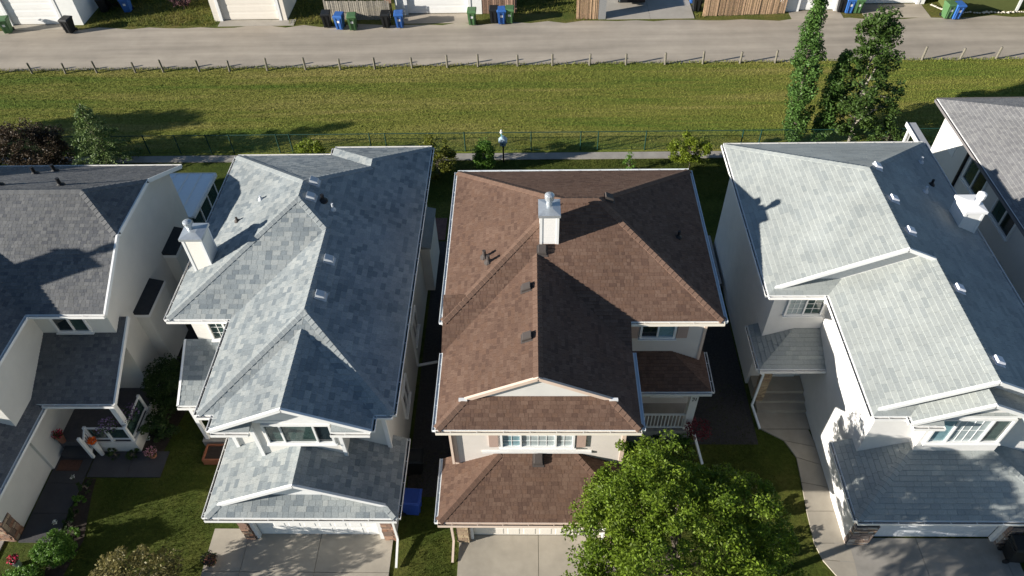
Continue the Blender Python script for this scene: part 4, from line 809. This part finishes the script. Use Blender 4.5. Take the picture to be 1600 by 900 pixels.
def flowers(name, label, loc, r_, n, lm, green=L_DRK, pot=None, cat='flowers', hgt=.25, seed=1, size=.04, hang=None):
    global NR; NR = np.random.default_rng(seed); t = thing(name, label, cat, loc); b = Vector(loc)
    if pot: MB().lathe([(r_*.45, 0), (r_*.7, hgt*.8), (r_*.74, hgt*.85), (r_*.62, hgt*.86)], b, 12).build('pot', pot, t)
    if hang: MB().beam(b+Vector((0, 0, hgt)), b+Vector((0, 0, hang)), .02, .02).build('hanger', BLACKM, t)
    c = b+Vector((0, 0, hgt)); leafmesh('foliage', clumps([tuple(c)], [r_], [n], .5), size*1.2, green, parent=t); leafmesh('blossom', clumps([tuple(c+Vector((0, 0, r_*.2)))], [r_*1.05], [n], .5), size, lm, parent=t); return t
TERR = mat('pot_clay', (.30, .13, .08), .8); POTW = mat('pot_white', (.6, .6, .58), .5)
flowers('flower_basket', 'hanging purple petunia basket at the right end of the porch', (-15.7, 14.98, 1.35), .38, 150, L_PUR, hgt=.25, seed=61)
flowers('flower_basket', 'hanging purple petunia basket round the corner post of the porch', (-15.1, 15.5, 1.35), .4, 150, L_PUR, hgt=.25, seed=62)
flowers('flower_pot', 'pot of red flowers against the garage wall on the porch', (-17.85, 14.97, .55), .22, 70, L_CRI, pot=TERR, hgt=.5, seed=63)
flowers('flower_pot', 'bright orange flower pot at the porch railing corner', (-16.45, 14.72, .0), .17, 90, L_ORG, green=L_ORG, pot=POTW, hgt=1.0, seed=64)
flowers('flower_pot', 'pot of pale pink flowers standing alone on the dark lawn', tuple(P(241, 714)), .24, 110, L_PNK, pot=TERR, hgt=.35, seed=65)
flowers('flower_pot', 'pot of crimson flowers beside the lime-green bush', tuple(P(30, 883)), .2, 110, L_CRI, pot=POTW, hgt=.45, seed=66)
for k, q in enumerate(((236, 702-10), (119, 752), (92, 822), (156, 668-2))):
    flowers('white_flowers', 'small clump of white flowers, %s from the porch' % ['second', 'third', 'last', 'first'][k], tuple(P(*q)), .09, 22, L_WHT, hgt=.3, seed=70+k, size=.04)
flowers('planter', 'dark potted plant on the driveway edge beside the pale garage', tuple(P(332, 880)), .28, 120, leafmat('plum_leaf', (.03, .02, .03), (.06, .04, .06)), pot=TERR, hgt=.35, seed=75)
flowers('red_shrub', 'hanging basket of dark red leaves at the corner of the brown house porch', (6.05, 15.0, 1.05), .5, 260, L_RED, green=L_RED, hgt=.3, seed=76)
for k, (px, py, r_, lm) in enumerate(((1010, 685, .5, L_DRK), (1035, 690, .55, L_DRK), (1062, 690, .45, L_LIM), (985, 715, .5, L_LIM))):
    v = P(px, py); shrub('foundation_shrub', '%s shrub from the left under the brown house porch' % ORD[k], (v.x, v.y, 0), (r_, r_*.8, r_*.8), 18, 60, .05, lm, 80+k, 'shrub', 'shrubs below the brown house porch')
for k, (px, py, r_) in enumerate(((1215, 860, .5), (1225, 800, .35))):
    v = P(px, py); shrub('lawn_shrub', ['low shrub beside the curved walk near the bottom', 'low shrub beside the curved walk above the other'][k], (v.x-.4, v.y, 0), (r_, r_, r_*.7), 16, 60, .05, L_ASH, 90+k)
# ------------------------------------------------------------------ grass blades
def grass(name, regions, dens, hgt, wid, m, seed):
    global NR; NR = np.random.default_rng(seed); Q = []
    for (x0, x1, y0, y1) in regions:
        n = int((x1-x0)*(y1-y0)*dens); Q.append(np.stack([NR.uniform(x0, x1, n), NR.uniform(y0, y1, n), np.zeros(n)], 1))
    Q = np.concatenate(Q); n = len(Q); a = NR.uniform(0, 6.28, n); w_ = wid*NR.uniform(.6, 1.4, n); h_ = hgt*NR.uniform(.4, 1.3, n)
    d = np.stack([np.cos(a), np.sin(a), np.zeros(n)], 1)*w_[:, None]; tip = Q+np.stack([NR.normal(0, .4, n)*h_, NR.normal(0, .4, n)*h_, h_], 1)
    V = np.stack([Q-d, Q+d, tip], 1).reshape(-1, 3); c = (V.min(0)+V.max(0))/2; me = bpy.data.meshes.new(name); me.vertices.add(3*n); me.vertices.foreach_set('co', (V-c).ravel()); me.loops.add(3*n); me.loops.foreach_set('vertex_index', np.arange(3*n))
    me.polygons.add(n); me.polygons.foreach_set('loop_start', np.arange(0, 3*n, 3)); me.polygons.foreach_set('loop_total', np.full(n, 3)); me.materials.append(m); me.update(calc_edges=True)
    return tag(reg(bpy.data.objects.new(name, me), None, Vector(c)), kind='stuff')
GB = mat('field_blade', (.085, .115, .02), .7, col2=(.20, .18, .045), nscale=.7, spec=.15, transl=.3, island=.35)
GL = mat('lawn_blade', (.035, .058, .009), .7, col2=(.09, .10, .02), nscale=.6, spec=.15, transl=.3, island=.3)
grass('field_grass_blades', [(-37, 34, 33.7, 42.8)], 300, .065, .015, G_FIELDB, 101)
grass('lane_edge_grass', [(-37, 35, 42.6, 42.95)], 170, .12, .02, G_FIELDB, 102)
grass('lawn_grass_blades', [(-15.8, -11.35, 8.6, 14.6), (-14.0, -12.3, 14.5, 18), (-4.25, -2.7, 8.6, 15), (3.1, 8.9, 8.6, 14.5), (6.5, 8.4, 14.5, 18), (-15, 20, 29.5, 32.9), (6.6, 8.2, 24, 30)], 330, .065, .011, GL, 103)
grass('back_lot_grass', [(-30.9, -21.8, 48.4, 54), (-16.8, -13.5, 48.4, 52), (3, 3.9, 48.5, 53), (11.3, 11.9, 48.5, 54), (-1.5, 3.3, 49.5, 54)], 120, .16, .025, GB, 104)

# ================================================================== lane posts and chain-link fence
pm = MB(); pm.lathe([(.07, -.05), (.068, .78), (.055, .82)], (0, 0, 0), 7); pmesh = pm.data('fence_post', POSTW, (0, 0, 0))
PXS = [(-4, 116), (51, 115), (103, 115), (152, 114), (212, 113.5), (256, 113), (312, 112), (359, 111.5), (418, 110.5), (478, 109.5), (532, 109), (586, 108), (644, 106.5), (699, 105.5), (747, 104.5), (809, 103.5), (863, 102.5), (921, 102), (978, 101.5), (1039, 101), (1098, 100), (1156, 99), (1211, 98.5), (1325, 95.5), (1440, 94), (1500, 92.5), (1556, 92)]
for k, q in enumerate(PXS):
    v = P(*q); v.z = 0; o = bpy.data.objects.new('fence_post', pmesh); reg(o, None, v); rr = random.Random(k); o.rotation_euler = (rr.uniform(-.05, .05), rr.uniform(-.07, .07), rr.uniform(0, 6)); o.scale = (1, 1, rr.uniform(.9, 1.12))
    tag(o, 'weathered timber post at the lane edge, %s in the row from the left' % ORD[k], 'post', 'timber posts along the lane')
cf = thing('chain_link_fence', 'dark green chain-link fence between the back yards and the field', 'fence', (-1, 33.75, 0)); fy = 33.75; fx0, fx1 = -34, 34
post = None; xs = [P(x, 241).x for x in (235, 283, 331, 366, 438, 458, 581, 605, 727, 830, 907, 934, 1008, 1158, 1186)]+[-33, -30, -27, -24, 19, 22, 25, 28, 31, 34]
for x in xs:
    c = Vector((x, fy, .62))
    if post is None: post = MB().tube([(x, fy, 0), (x, fy, 1.26)], .035, 6).data('post', FENCEG, c)
    reg(bpy.data.objects.new('post', post), cf, c)
MB().tube([(fx0, fy, 1.22), (fx1, fy, 1.22)], .024, 6).build('top_rail', FENCEG, cf); MB().tube([(fx0, fy, .08), (fx1, fy, .08)], .008, 4).build('bottom_wire', FENCEG, cf)
wm = MB(); x = fx0; st = .16
while x < fx1-1.2:
    for s_ in (1, -1):
        xa = x if s_ > 0 else x+1.1; xb = x+1.1 if s_ > 0 else x; wm.beam((xa, fy+.012*s_, .08), (xb, fy+.012*s_, 1.2), .0045, .0045)
    x += st
tag(wm.build('wire_mesh', FENCEG, cf), kind='stuff')
# birdhouse pole
v = P(787, 253); bh = thing('birdhouse_pole', 'pale blue birdhouse with white finial on a dark pole by the back path', 'birdhouse', (v.x, v.y, 0)); v.z = 0
MB().tube([v, v+Vector((0, 0, 1.15))], .045, 8).build('pole', BLACKM, bh)
BLUEP = mat('pale_blue_paint', (.20, .29, .36), .5, noise=.08, nscale=8)
b_ = MB().box(v.x-.16, v.x+.16, v.y-.16, v.y+.16, 1.15, 1.42).build('box', BLUEP, bh); MB().lathe([(.04, 0), (.04, .02)], (v.x, v.y-.165, 1.28), 8).build('entrance_hole', BLACKM, b_)
q = MB(); q.hexa([(v.x-.23, v.y-.22, 1.40), (v.x+.23, v.y-.22, 1.40), (v.x+.23, v.y+.22, 1.40), (v.x-.23, v.y+.22, 1.40)], [(v.x-.03, v.y-.16, 1.62), (v.x+.03, v.y-.16, 1.62), (v.x+.03, v.y+.16, 1.62), (v.x-.03, v.y+.16, 1.62)]); q.build('roof', mat('pale_blue_roof', (.30, .39, .45), .5), bh)
MB().tube([(v.x-.05, v.y, 1.6), (v.x-.07, v.y, 1.85)], .035, 7).build('stem', mat('teal_paint', (.14, .33, .36), .5), bh); MB().lathe([(.02, 0), (.07, .03), (.08, .09), (.03, .13), (.05, .2), (.01, .24)], (v.x-.07, v.y, 1.85), 8).build('finial', WHITE, bh)

# ================================================================== wheeled bins
def make_bin(col, lidcol, mark):
    bm_ = mat('bin_'+col, {'green': (.07, .15, .06), 'blue': (.035, .12, .36), 'black': (.012, .013, .014), 'navy': (.02, .06, .30)}[col], .5, noise=.1, nscale=9)
    t = thing('wheeled_bin', '%s wheeled bin' % col, 'bin', (0, 0, 0)); r0 = [(-.22, -.25, .06), (.22, -.25, .06), (.22, .25, .06), (-.22, .25, .06)]; r1 = [(-.29, -.36, .98), (.29, -.36, .98), (.29, .36, .98), (-.29, .36, .98)]
    b = MB().hexa(r0, r1); b.hexa([(-.31, -.38, .94), (.31, -.38, .94), (.31, .37, .94), (-.31, .37, .94)], [(-.31, -.38, .99), (.31, -.38, .99), (.31, .37, .99), (-.31, .37, .99)]); b.beam((-.12, -.27, .12), (-.15, -.355, .9), .05, .05).beam((.12, -.27, .12), (.15, -.355, .9), .05, .05); b.build('body', bm_, t)
    l = MB().hexa([(-.32, -.40, 1.0), (.32, -.40, 1.0), (.32, .38, 1.0), (-.32, .38, 1.0)], [(-.27, -.32, 1.08), (.27, -.32, 1.08), (.27, .34, 1.07), (-.27, .34, 1.07)]); l.build('lid', bm_, t)
    MB().tube([(-.26, .44, .98), (.26, .44, .98)], .022, 6).beam((-.24, .36, .96), (-.24, .44, .98), .03, .03).beam((.24, .36, .96), (.24, .44, .98), .03, .03).build('handle', bm_, t)
    for s_ in (-1, 1): MB().tube([(s_*.20, .30, .11), (s_*.26, .30, .11)], .11, 12).build('wheel', BLACKM, t)
    if mark: MB().poly([(-.09, -.318, .56), (.09, -.318, .56), (.09, -.332, .72), (-.09, -.332, .72)]).build('printed_mark', WHITE, t)
    return t
protos = {}
def put_bin(col, px, py, label, rz=0.0, xyz=None, tilt=0):
    v = Vector(xyz) if xyz else P(px, py); v = Vector((v.x, v.y+.2 if not xyz else v.y, v.z if xyz else 0.005))
    if col not in protos: protos[col] = o = make_bin(col, None, col != 'black'); o.location = v; o.rotation_euler = (0, 0, rz)
    else: o = copy_tree(protos[col], v, rz)
    tag(o, label, 'bin', 'wheeled bins along the lane' if not xyz else 'wheeled bins beside the near houses'); return o
put_bin('green', 13, 53, 'green wheeled bin at the far left end of the lane', .2)
put_bin('black', 110, 53, 'black wheeled bin at the corner of the far left white garage', -.15)
put_bin('blue', 200, 20, 'blue wheeled bin in the shade beside the far left garage', .1)
put_bin('black', 163, 20, 'black bin in the shade nearest the left garage wall', .3); put_bin('black', 176, 15, 'black bin in the shade next to the blue bin', -.2)
put_bin('black', 512, 44, 'black wheeled bin at the left end of the grey plank fence', .05); put_bin('blue', 532, 47, 'blue bin between black and green bins at the grey plank fence', -.1); put_bin('green', 552, 48, 'green wheeled bin at the grey plank fence', .1)
put_bin('black', 604, 44.5, 'black wheeled bin at the right end of the grey plank fence', 0); put_bin('blue', 625, 44.5, 'blue wheeled bin at the white garage corner', .08)
put_bin('green', 738, 40, 'green wheeled bin standing alone by the white garage door', 0)
put_bin('black', 772, 37, 'black bin left of the blue one before the brown plank fence', 0); put_bin('blue', 783.5, 38.5, 'blue bin in the trio before the short brown plank fence', .1); put_bin('green', 796.5, 37, 'green bin at the right end of the trio by the brown fence', -.05)
put_bin('black', 1088, 19, 'black wheeled bin beside the parking pad'); put_bin('blue', 1083, 6, 'blue wheeled bin behind the black one by the parking pad')
put_bin('black', 1313, 20, 'black bin behind the poplar top across the lane'); put_bin('blue', 1325, 21.5, 'blue bin behind the poplars across the lane'); put_bin('green', 1338, 21.5, 'green bin beside the far right white garage door')
put_bin('green', 1479, 30, 'green wheeled bin at the corner of the olive wall', .1); put_bin('blue', 1492, 31, 'blue wheeled bin against the olive wall', .1)
put_bin('navy', 0, 0, 'dark blue wheeled bin in the narrow side yard of the grey house', 1.5, (-4.28, 12.5, 0)); put_bin('black', 0, 0, 'black wheeled bin deeper in the narrow side yard', 1.6, (-4.35, 14.1, 0))
put_bin('black', 0, 0, 'black wheeled bin at the right garage pier of the pale house', 1.5, (16.1, 10.85, .06)); put_bin('black', 0, 0, 'second black bin at the bottom right corner', .9, (16.85, 10.7, 0))

# ================================================================== across the lane: garages, fences, pad
def far_garage(label, x0, x1, y, dep, h_, wm_, dx0, dx1, dz, dm, ridge='y', name='garage'):
    t = thing(name, label, 'garage', ((x0+x1)/2, y, 0), 'garages across the lane')
    for q in ((x0, dx0, y, y+.2, 0, h_), (dx1, x1, y, y+.2, 0, h_), (dx0, dx1, y, y+.2, dz, h_), (x0, x0+.2, y+.2, y+dep, 0, h_), (x1-.2, x1, y+.2, y+dep, 0, h_), (x0+.2, x1-.2, y+dep-.2, y+dep, 0, h_)): MB().box(*q).build('wall', wm_, t)
    garage_door(t, dx0+.1, dx1-.1, y+.14, dz-.1, dm, 1, 4, frame=False); MB().box(dx0-.1, dx0+.098, y-.03, y+.13, 0, dz+.1).build('door_frame', WHITE, t); MB().box(dx1-.098, dx1+.1, y-.03, y+.13, 0, dz+.1).build('door_frame', WHITE, t); MB().box(dx0+.1, dx1-.1, y-.029, y+.13, dz-.098, dz+.1).build('door_frame', WHITE, t)
    r_ = MB(); e = .35; xm = (x0+x1)/2; zr = h_+(x1-x0)/2*.42
    for s_ in (-1, 1):
        xe = x0-e if s_ < 0 else x1+e; ze = h_-e*.42; a = [(xe, y-e, ze), (xm, y-e, zr), (xm, y+dep+e, zr), (xe, y+dep+e, ze)]; a = a if s_ < 0 else a[::-1]; r_.hexa(a, [(u, v_, w+.1) for u, v_, w in a])
    r_.build('roof', DARK[1], t)
    for yy in (y+.02, y+dep-.1): gablewall(t, x0, x1, xm, yy, h_, zr-.02, wm_)
    return t
GW = mat('garage_white', (.72, .72, .69), .6, noise=.04, nscale=2, siding=.11); GC = mat('garage_cream', (.66, .61, .53), .6, noise=.04, nscale=2, siding=.11)
FG = 1
far_garage('white garage at the far left across the lane', -37.6, -31.2, 48.75, 6, 2.6, GW, -36.3, -32.6, 2.2, DOORW)
far_garage('cream garage with wide cream door across the lane', -22.0, -16.9, 49.0, 6, 2.6, GC, -21.5, -17.35, 2.25, DOORC)
far_garage('white garage with sunlit white door across the lane, middle', -9.35, -3.35, 49.55, 6, 2.6, GW, -8.6, -4.2, 2.25, DOORW)
far_garage('white garage behind the tall poplar', 17.55, 21.4, 49.3, 6, 2.6, GW, 18.3, 20.9, 2.25, DOORW)
far_garage('white garage with angled apron at the right across the lane', 22.4, 27.2, 50.1, 6, 2.6, GW, 22.9, 26.75, 2.25, DOORW)
far_garage('dark olive garage wall with pale stones at its foot', 28.3, 38, 49.0, 6, 2.9, OLIVE, 33.0, 36.5, 2.25, OLIVE)
# pale stones along the olive wall
rr = random.Random(12); st_ = MB()
def rock(mb, c, r_):
    i0 = len(mb.v); 
    for (dx, dy, dz) in ((0, 0, 1), (1, 0, 0), (.3, .95, .1), (-.8, .6, 0), (-.85, -.5, .1), (.25, -.97, 0), (0, 0, -.6)): mb.v.append((c[0]+dx*r_*rr.uniform(.7, 1.2), c[1]+dy*r_*rr.uniform(.7, 1.2), c[2]+dz*r_*.7*rr.uniform(.7, 1.2)))
    for k in range(5): a, b = i0+1+k, i0+1+(k+1) % 5; mb.f += [(i0, a, b), (i0+6, b, a)]; mb.m += [0, 0]
for k in range(46): x = 28.2+k*.2; rock(st_, (x+rr.uniform(-.05, .05), 48.65+rr.uniform(-.1, .1), .08), rr.uniform(.08, .15))
for k in range(9): rock(st_, (27.6+k*.09, 49.8-k*.13, .08), rr.uniform(.08, .14))
tag(st_.build('edging_stones', mat('pale_stone', (.55, .50, .42), .9, noise=.2, nscale=9)), kind='stuff')
def plank_fence(label, x0, x1, y0, y1, h_, m, w_=.14, name='plank_fence', ht=None):
    t = thing(name, label, 'fence', ((x0+x1)/2, (y0+y1)/2, 0)); L = math.hypot(x1-x0, y1-y0); n = int(L/w_); ux, uy = (x1-x0)/L, (y1-y0)/L; pm_ = None; rr = random.Random(int(abs(x0)*10))
    for k in range(n):
        c = Vector((x0+ux*w_*(k+.5), y0+uy*w_*(k+.5), h_/2+.03))
        if pm_ is None:
            q = MB(); a = Vector((ux, uy, 0))*(w_*.43); b = Vector((-uy, ux, 0))*.01; q.hexa([c-a-b-Vector((0, 0, h_/2)), c+a-b-Vector((0, 0, h_/2)), c+a+b-Vector((0, 0, h_/2)), c-a+b-Vector((0, 0, h_/2))], [c-a-b+Vector((0, 0, h_/2)), c+a-b+Vector((0, 0, h_/2)), c+a+b+Vector((0, 0, h_/2)), c-a+b+Vector((0, 0, h_/2))]); pm_ = q.data('plank', m, c)
        o = bpy.data.objects.new('plank', pm_); reg(o, t, c+Vector((0, rr.uniform(-.012, .012), rr.uniform(-.02, .03)))); o.rotation_euler = (0, 0, rr.uniform(-.18, .18))
    for z in (.35, h_-.3): MB().beam((x0, y0+.04, z), (x1, y1+.04, z), .05, .08).build('rail', m, t)
    k = 0
    while k <= L: MB().box(x0+ux*k-.05, x0+ux*k+.05, y0+uy*k+.05, y0+uy*k+.15, 0, h_+.05).build('post', m, t); k += 2.3
    return t
plank_fence('weathered grey plank fence behind three bins', -14.1, -9.6, 48.95, 48.85, 1.35, WOOD_G)
plank_fence('reddish plank fence panel left of the white garage', -9.95, -9.4, 49.3, 49.3, 1.8, WOOD_R); plank_fence('short brown plank fence behind the trio of bins', -3.3, -.95, 49.55, 49.55, 1.55, WOOD_R)
plank_fence('light brown plank gate beside the parking pad', 3.2, 4.65, 48.6, 48.6, 1.75, WOOD_B, .12); sg = MB().box(4.67, 5.15, 48.55, 49.4, 0, 1.75).box(4.63, 5.19, 48.51, 49.44, 1.75, 1.83); tag(sg.build('grey_pillar', mat('grey_pillar', (.24, .24, .235), .9, noise=.2, nscale=20), base=True), 'grey pillar at the edge of the parking pad', 'pillar')
plank_fence('tall light brown plank fence right of the parking pad', 11.85, 17.4, 48.75, 49.0, 1.75, WOOD_B, .15)
slabs('parking_pad', [5.2, 8.2, 11.2], [48.5, 52.0, 56.0], mat('pad_concrete', (.33, .30, .255), .9, noise=.1, nscale=1.2), .03)
slabs('garage_apron', [-36.4, -32.4], [48.1, 48.9], CONC, .02); slabs('garage_apron', [-21.6, -16.3], [48.25, 49.1], mat('pad_concrete', (0, 0, 0)), .03); slabs('garage_apron', [-8.8, -4.0], [48.3, 49.7], LANE, .012); slabs('garage_apron', [22.6, 27.0], [48.2, 50.2], LANE, .012); slabs('garage_apron', [17.7, 21.2], [48.2, 49.4], LANE, .012)
# car on the pad: only its tail reaches into view
cm = mat('car_paint', (.02, .05, .055), .25, spec=.6, noise=.05); cr = thing('parked_car', 'dark teal car on the parking pad cut by the top edge', 'car', (7.1, 52.4, .03)); cx, cy0 = 7.1, 50.15
prof = [(0, .45), (0, .85), (.15, 1.0), (.55, 1.05), (1.0, 1.42), (2.4, 1.46), (3.2, 1.02), (4.2, .9), (4.4, .75), (4.4, .4), (4.2, .3), (.2, .3)]
q = MB(); q.hexa([(cx-.88, cy0+y, z+.03) for y, z in prof], [(cx+.88, cy0+y, z+.03) for y, z in prof]); q.build('body', cm, cr)
MB().poly([(cx-.62, cy0+.62, 1.13), (cx+.62, cy0+.62, 1.13), (cx+.55, cy0+.92, 1.40), (cx-.55, cy0+.92, 1.40)]).build('rear_window', GLASS, cr); MB().box(cx-.86, cx+.86, cy0-.08, cy0-.002, .42, .66).build('bumper', BLACKM, cr)
for s_ in (-1, 1):
    MB().box(cx+s_*.68-.15, cx+s_*.68+.15, cy0-.03, cy0-.003, .75, .88).build('tail_light', mat('tail_red', (.35, .01, .01), .3), cr)
    for y in (.85, 3.5): w_ = MB().tube([(cx+s_*.72, cy0+y, .35), (cx+s_*.90, cy0+y, .35)], .32, 16).build('wheel', BLACKM, cr); MB().tube([(cx+s_*.9, cy0+y, .35), (cx+s_*.91, cy0+y, .35)], .19, 12).build('rim', GALV, w_)
# greenery across the lane
broadleaf('leafy_tree', 'green branches hanging over the grey plank fence at the top edge', 'tree', (-11.0, 51.2, 0), (-10.6, 50.3, 2.2), (1.2, 1.0, .7), 50, 70, .28, .07, L_YEL, BARK, .08, 111)
broadleaf('plum_tree', 'small dusky pink shrub across the lane near the top edge', 'shrub', (-24.8, 50.9, 0), (-24.8, 50.9, .75), (.65, .6, .65), 24, 60, .2, .06, leafmat('dusky_leaf', (.14, .07, .075), (.22, .12, .12), .2), BARK, .05, 112)
for k, (x, y, r_) in enumerate(((-29.6, 51.5, 1.0), (-28.3, 52.8, 1.1), (1.6, 52.6, 1.0), (-.2, 52.9, 1.1), (11.5, 51.2, .5))):
    shrub('yard_shrub', ['dark shrub against the shaded side of the far left garage', 'dark shrub behind the shaded bins at the far left', 'dark shrub in the shady yard right of the bin trio', 'dark shrub beside the brown plank fence at the top', 'small shrub between the pad and the brown fence'][k], (x, y, 0), (r_, r_*.8, r_*.8), 30, 70, .07, L_DRK, 120+k)

broadleaf('yard_tree', 'back-yard tree beyond the left edge whose shadow crosses the field', 'tree', (-40, 31.0, 0), (-40, 31.0, 4.2), (2.4, 2.0, 2.2), 90, 90, .5, .12, L_DRK, BARK, .14, 131)

# small things near the houses
dk_ = thing('wooden_deck', 'grey board deck in the gap between brown and pale houses', 'deck', (7.7, 24.6, 0)); MB().box(7.05, 8.5, 23.1, 26.2, 0, .52).build('frame', WOOD_D, dk_)
bm_ = None
for k in range(10):
    c = Vector((7.12+k*.145, 24.65, .545))
    if bm_ is None: bm_ = MB().box(c.x-.066, c.x+.066, 23.08, 26.22, .525, .565).data('board', mat('deck_board', (.30, .29, .28), .8, noise=.2, nscale=9), c)
    reg(bpy.data.objects.new('board', bm_), dk_, c)
MB().box(-4.75, -4.35, 23.0, 25.5, .3, 2.9).build('bump_out', W2, h2); q = MB(); q.hexa([(-4.75, 22.95, 2.9), (-4.28, 22.95, 2.9), (-4.28, 25.55, 2.9), (-4.75, 25.55, 2.9)], [(-4.75, 22.95, 3.08), (-4.28, 22.95, 2.94), (-4.28, 25.55, 2.94), (-4.75, 25.55, 3.08)]); q.build('bump_out_roof', GREY[0], h2)
sheet('paver_strip', [(-5.2, 26.6), (-4.2, 26.6), (-4.2, 28.2), (-5.2, 28.2)], mat('red_paver', (.13, .07, .06), .9, noise=.25, nscale=6), .03, thick=.04)
downspout(h2, [(-4.66, 18.6, 5.4), (-4.66, 18.6, .5), (-3.9, 18.9, .35)], GUT, .08)
pl_ = thing('timber_planter', 'low brown timber planter at the entry of the pale grey house', 'planter', (-12.0, 14.6, 0)); fr = MB()
for q in ((-12.4, -11.6, 14.3, 14.36, 0, .34), (-12.4, -11.6, 14.94, 15.0, 0, .34), (-12.4, -12.34, 14.36, 14.94, 0, .34), (-11.66, -11.6, 14.36, 14.94, 0, .34)): MB().box(*q).build('side_board', mat('red_cedar', (.24, .09, .045), .7, noise=.2, nscale=9), pl_)
MB().box(-12.34, -11.66, 14.36, 14.94, 0, .27).build('soil', SOIL, pl_)
tag(MB().box(-17.95, -17.1, 14.0, 14.45, .062, .08).build('doormat', mat('doormat_brown', (.10, .05, .035), .95, noise=.3, nscale=20), base=True), 'brown doormat on the dark path before the porch step', 'doormat')
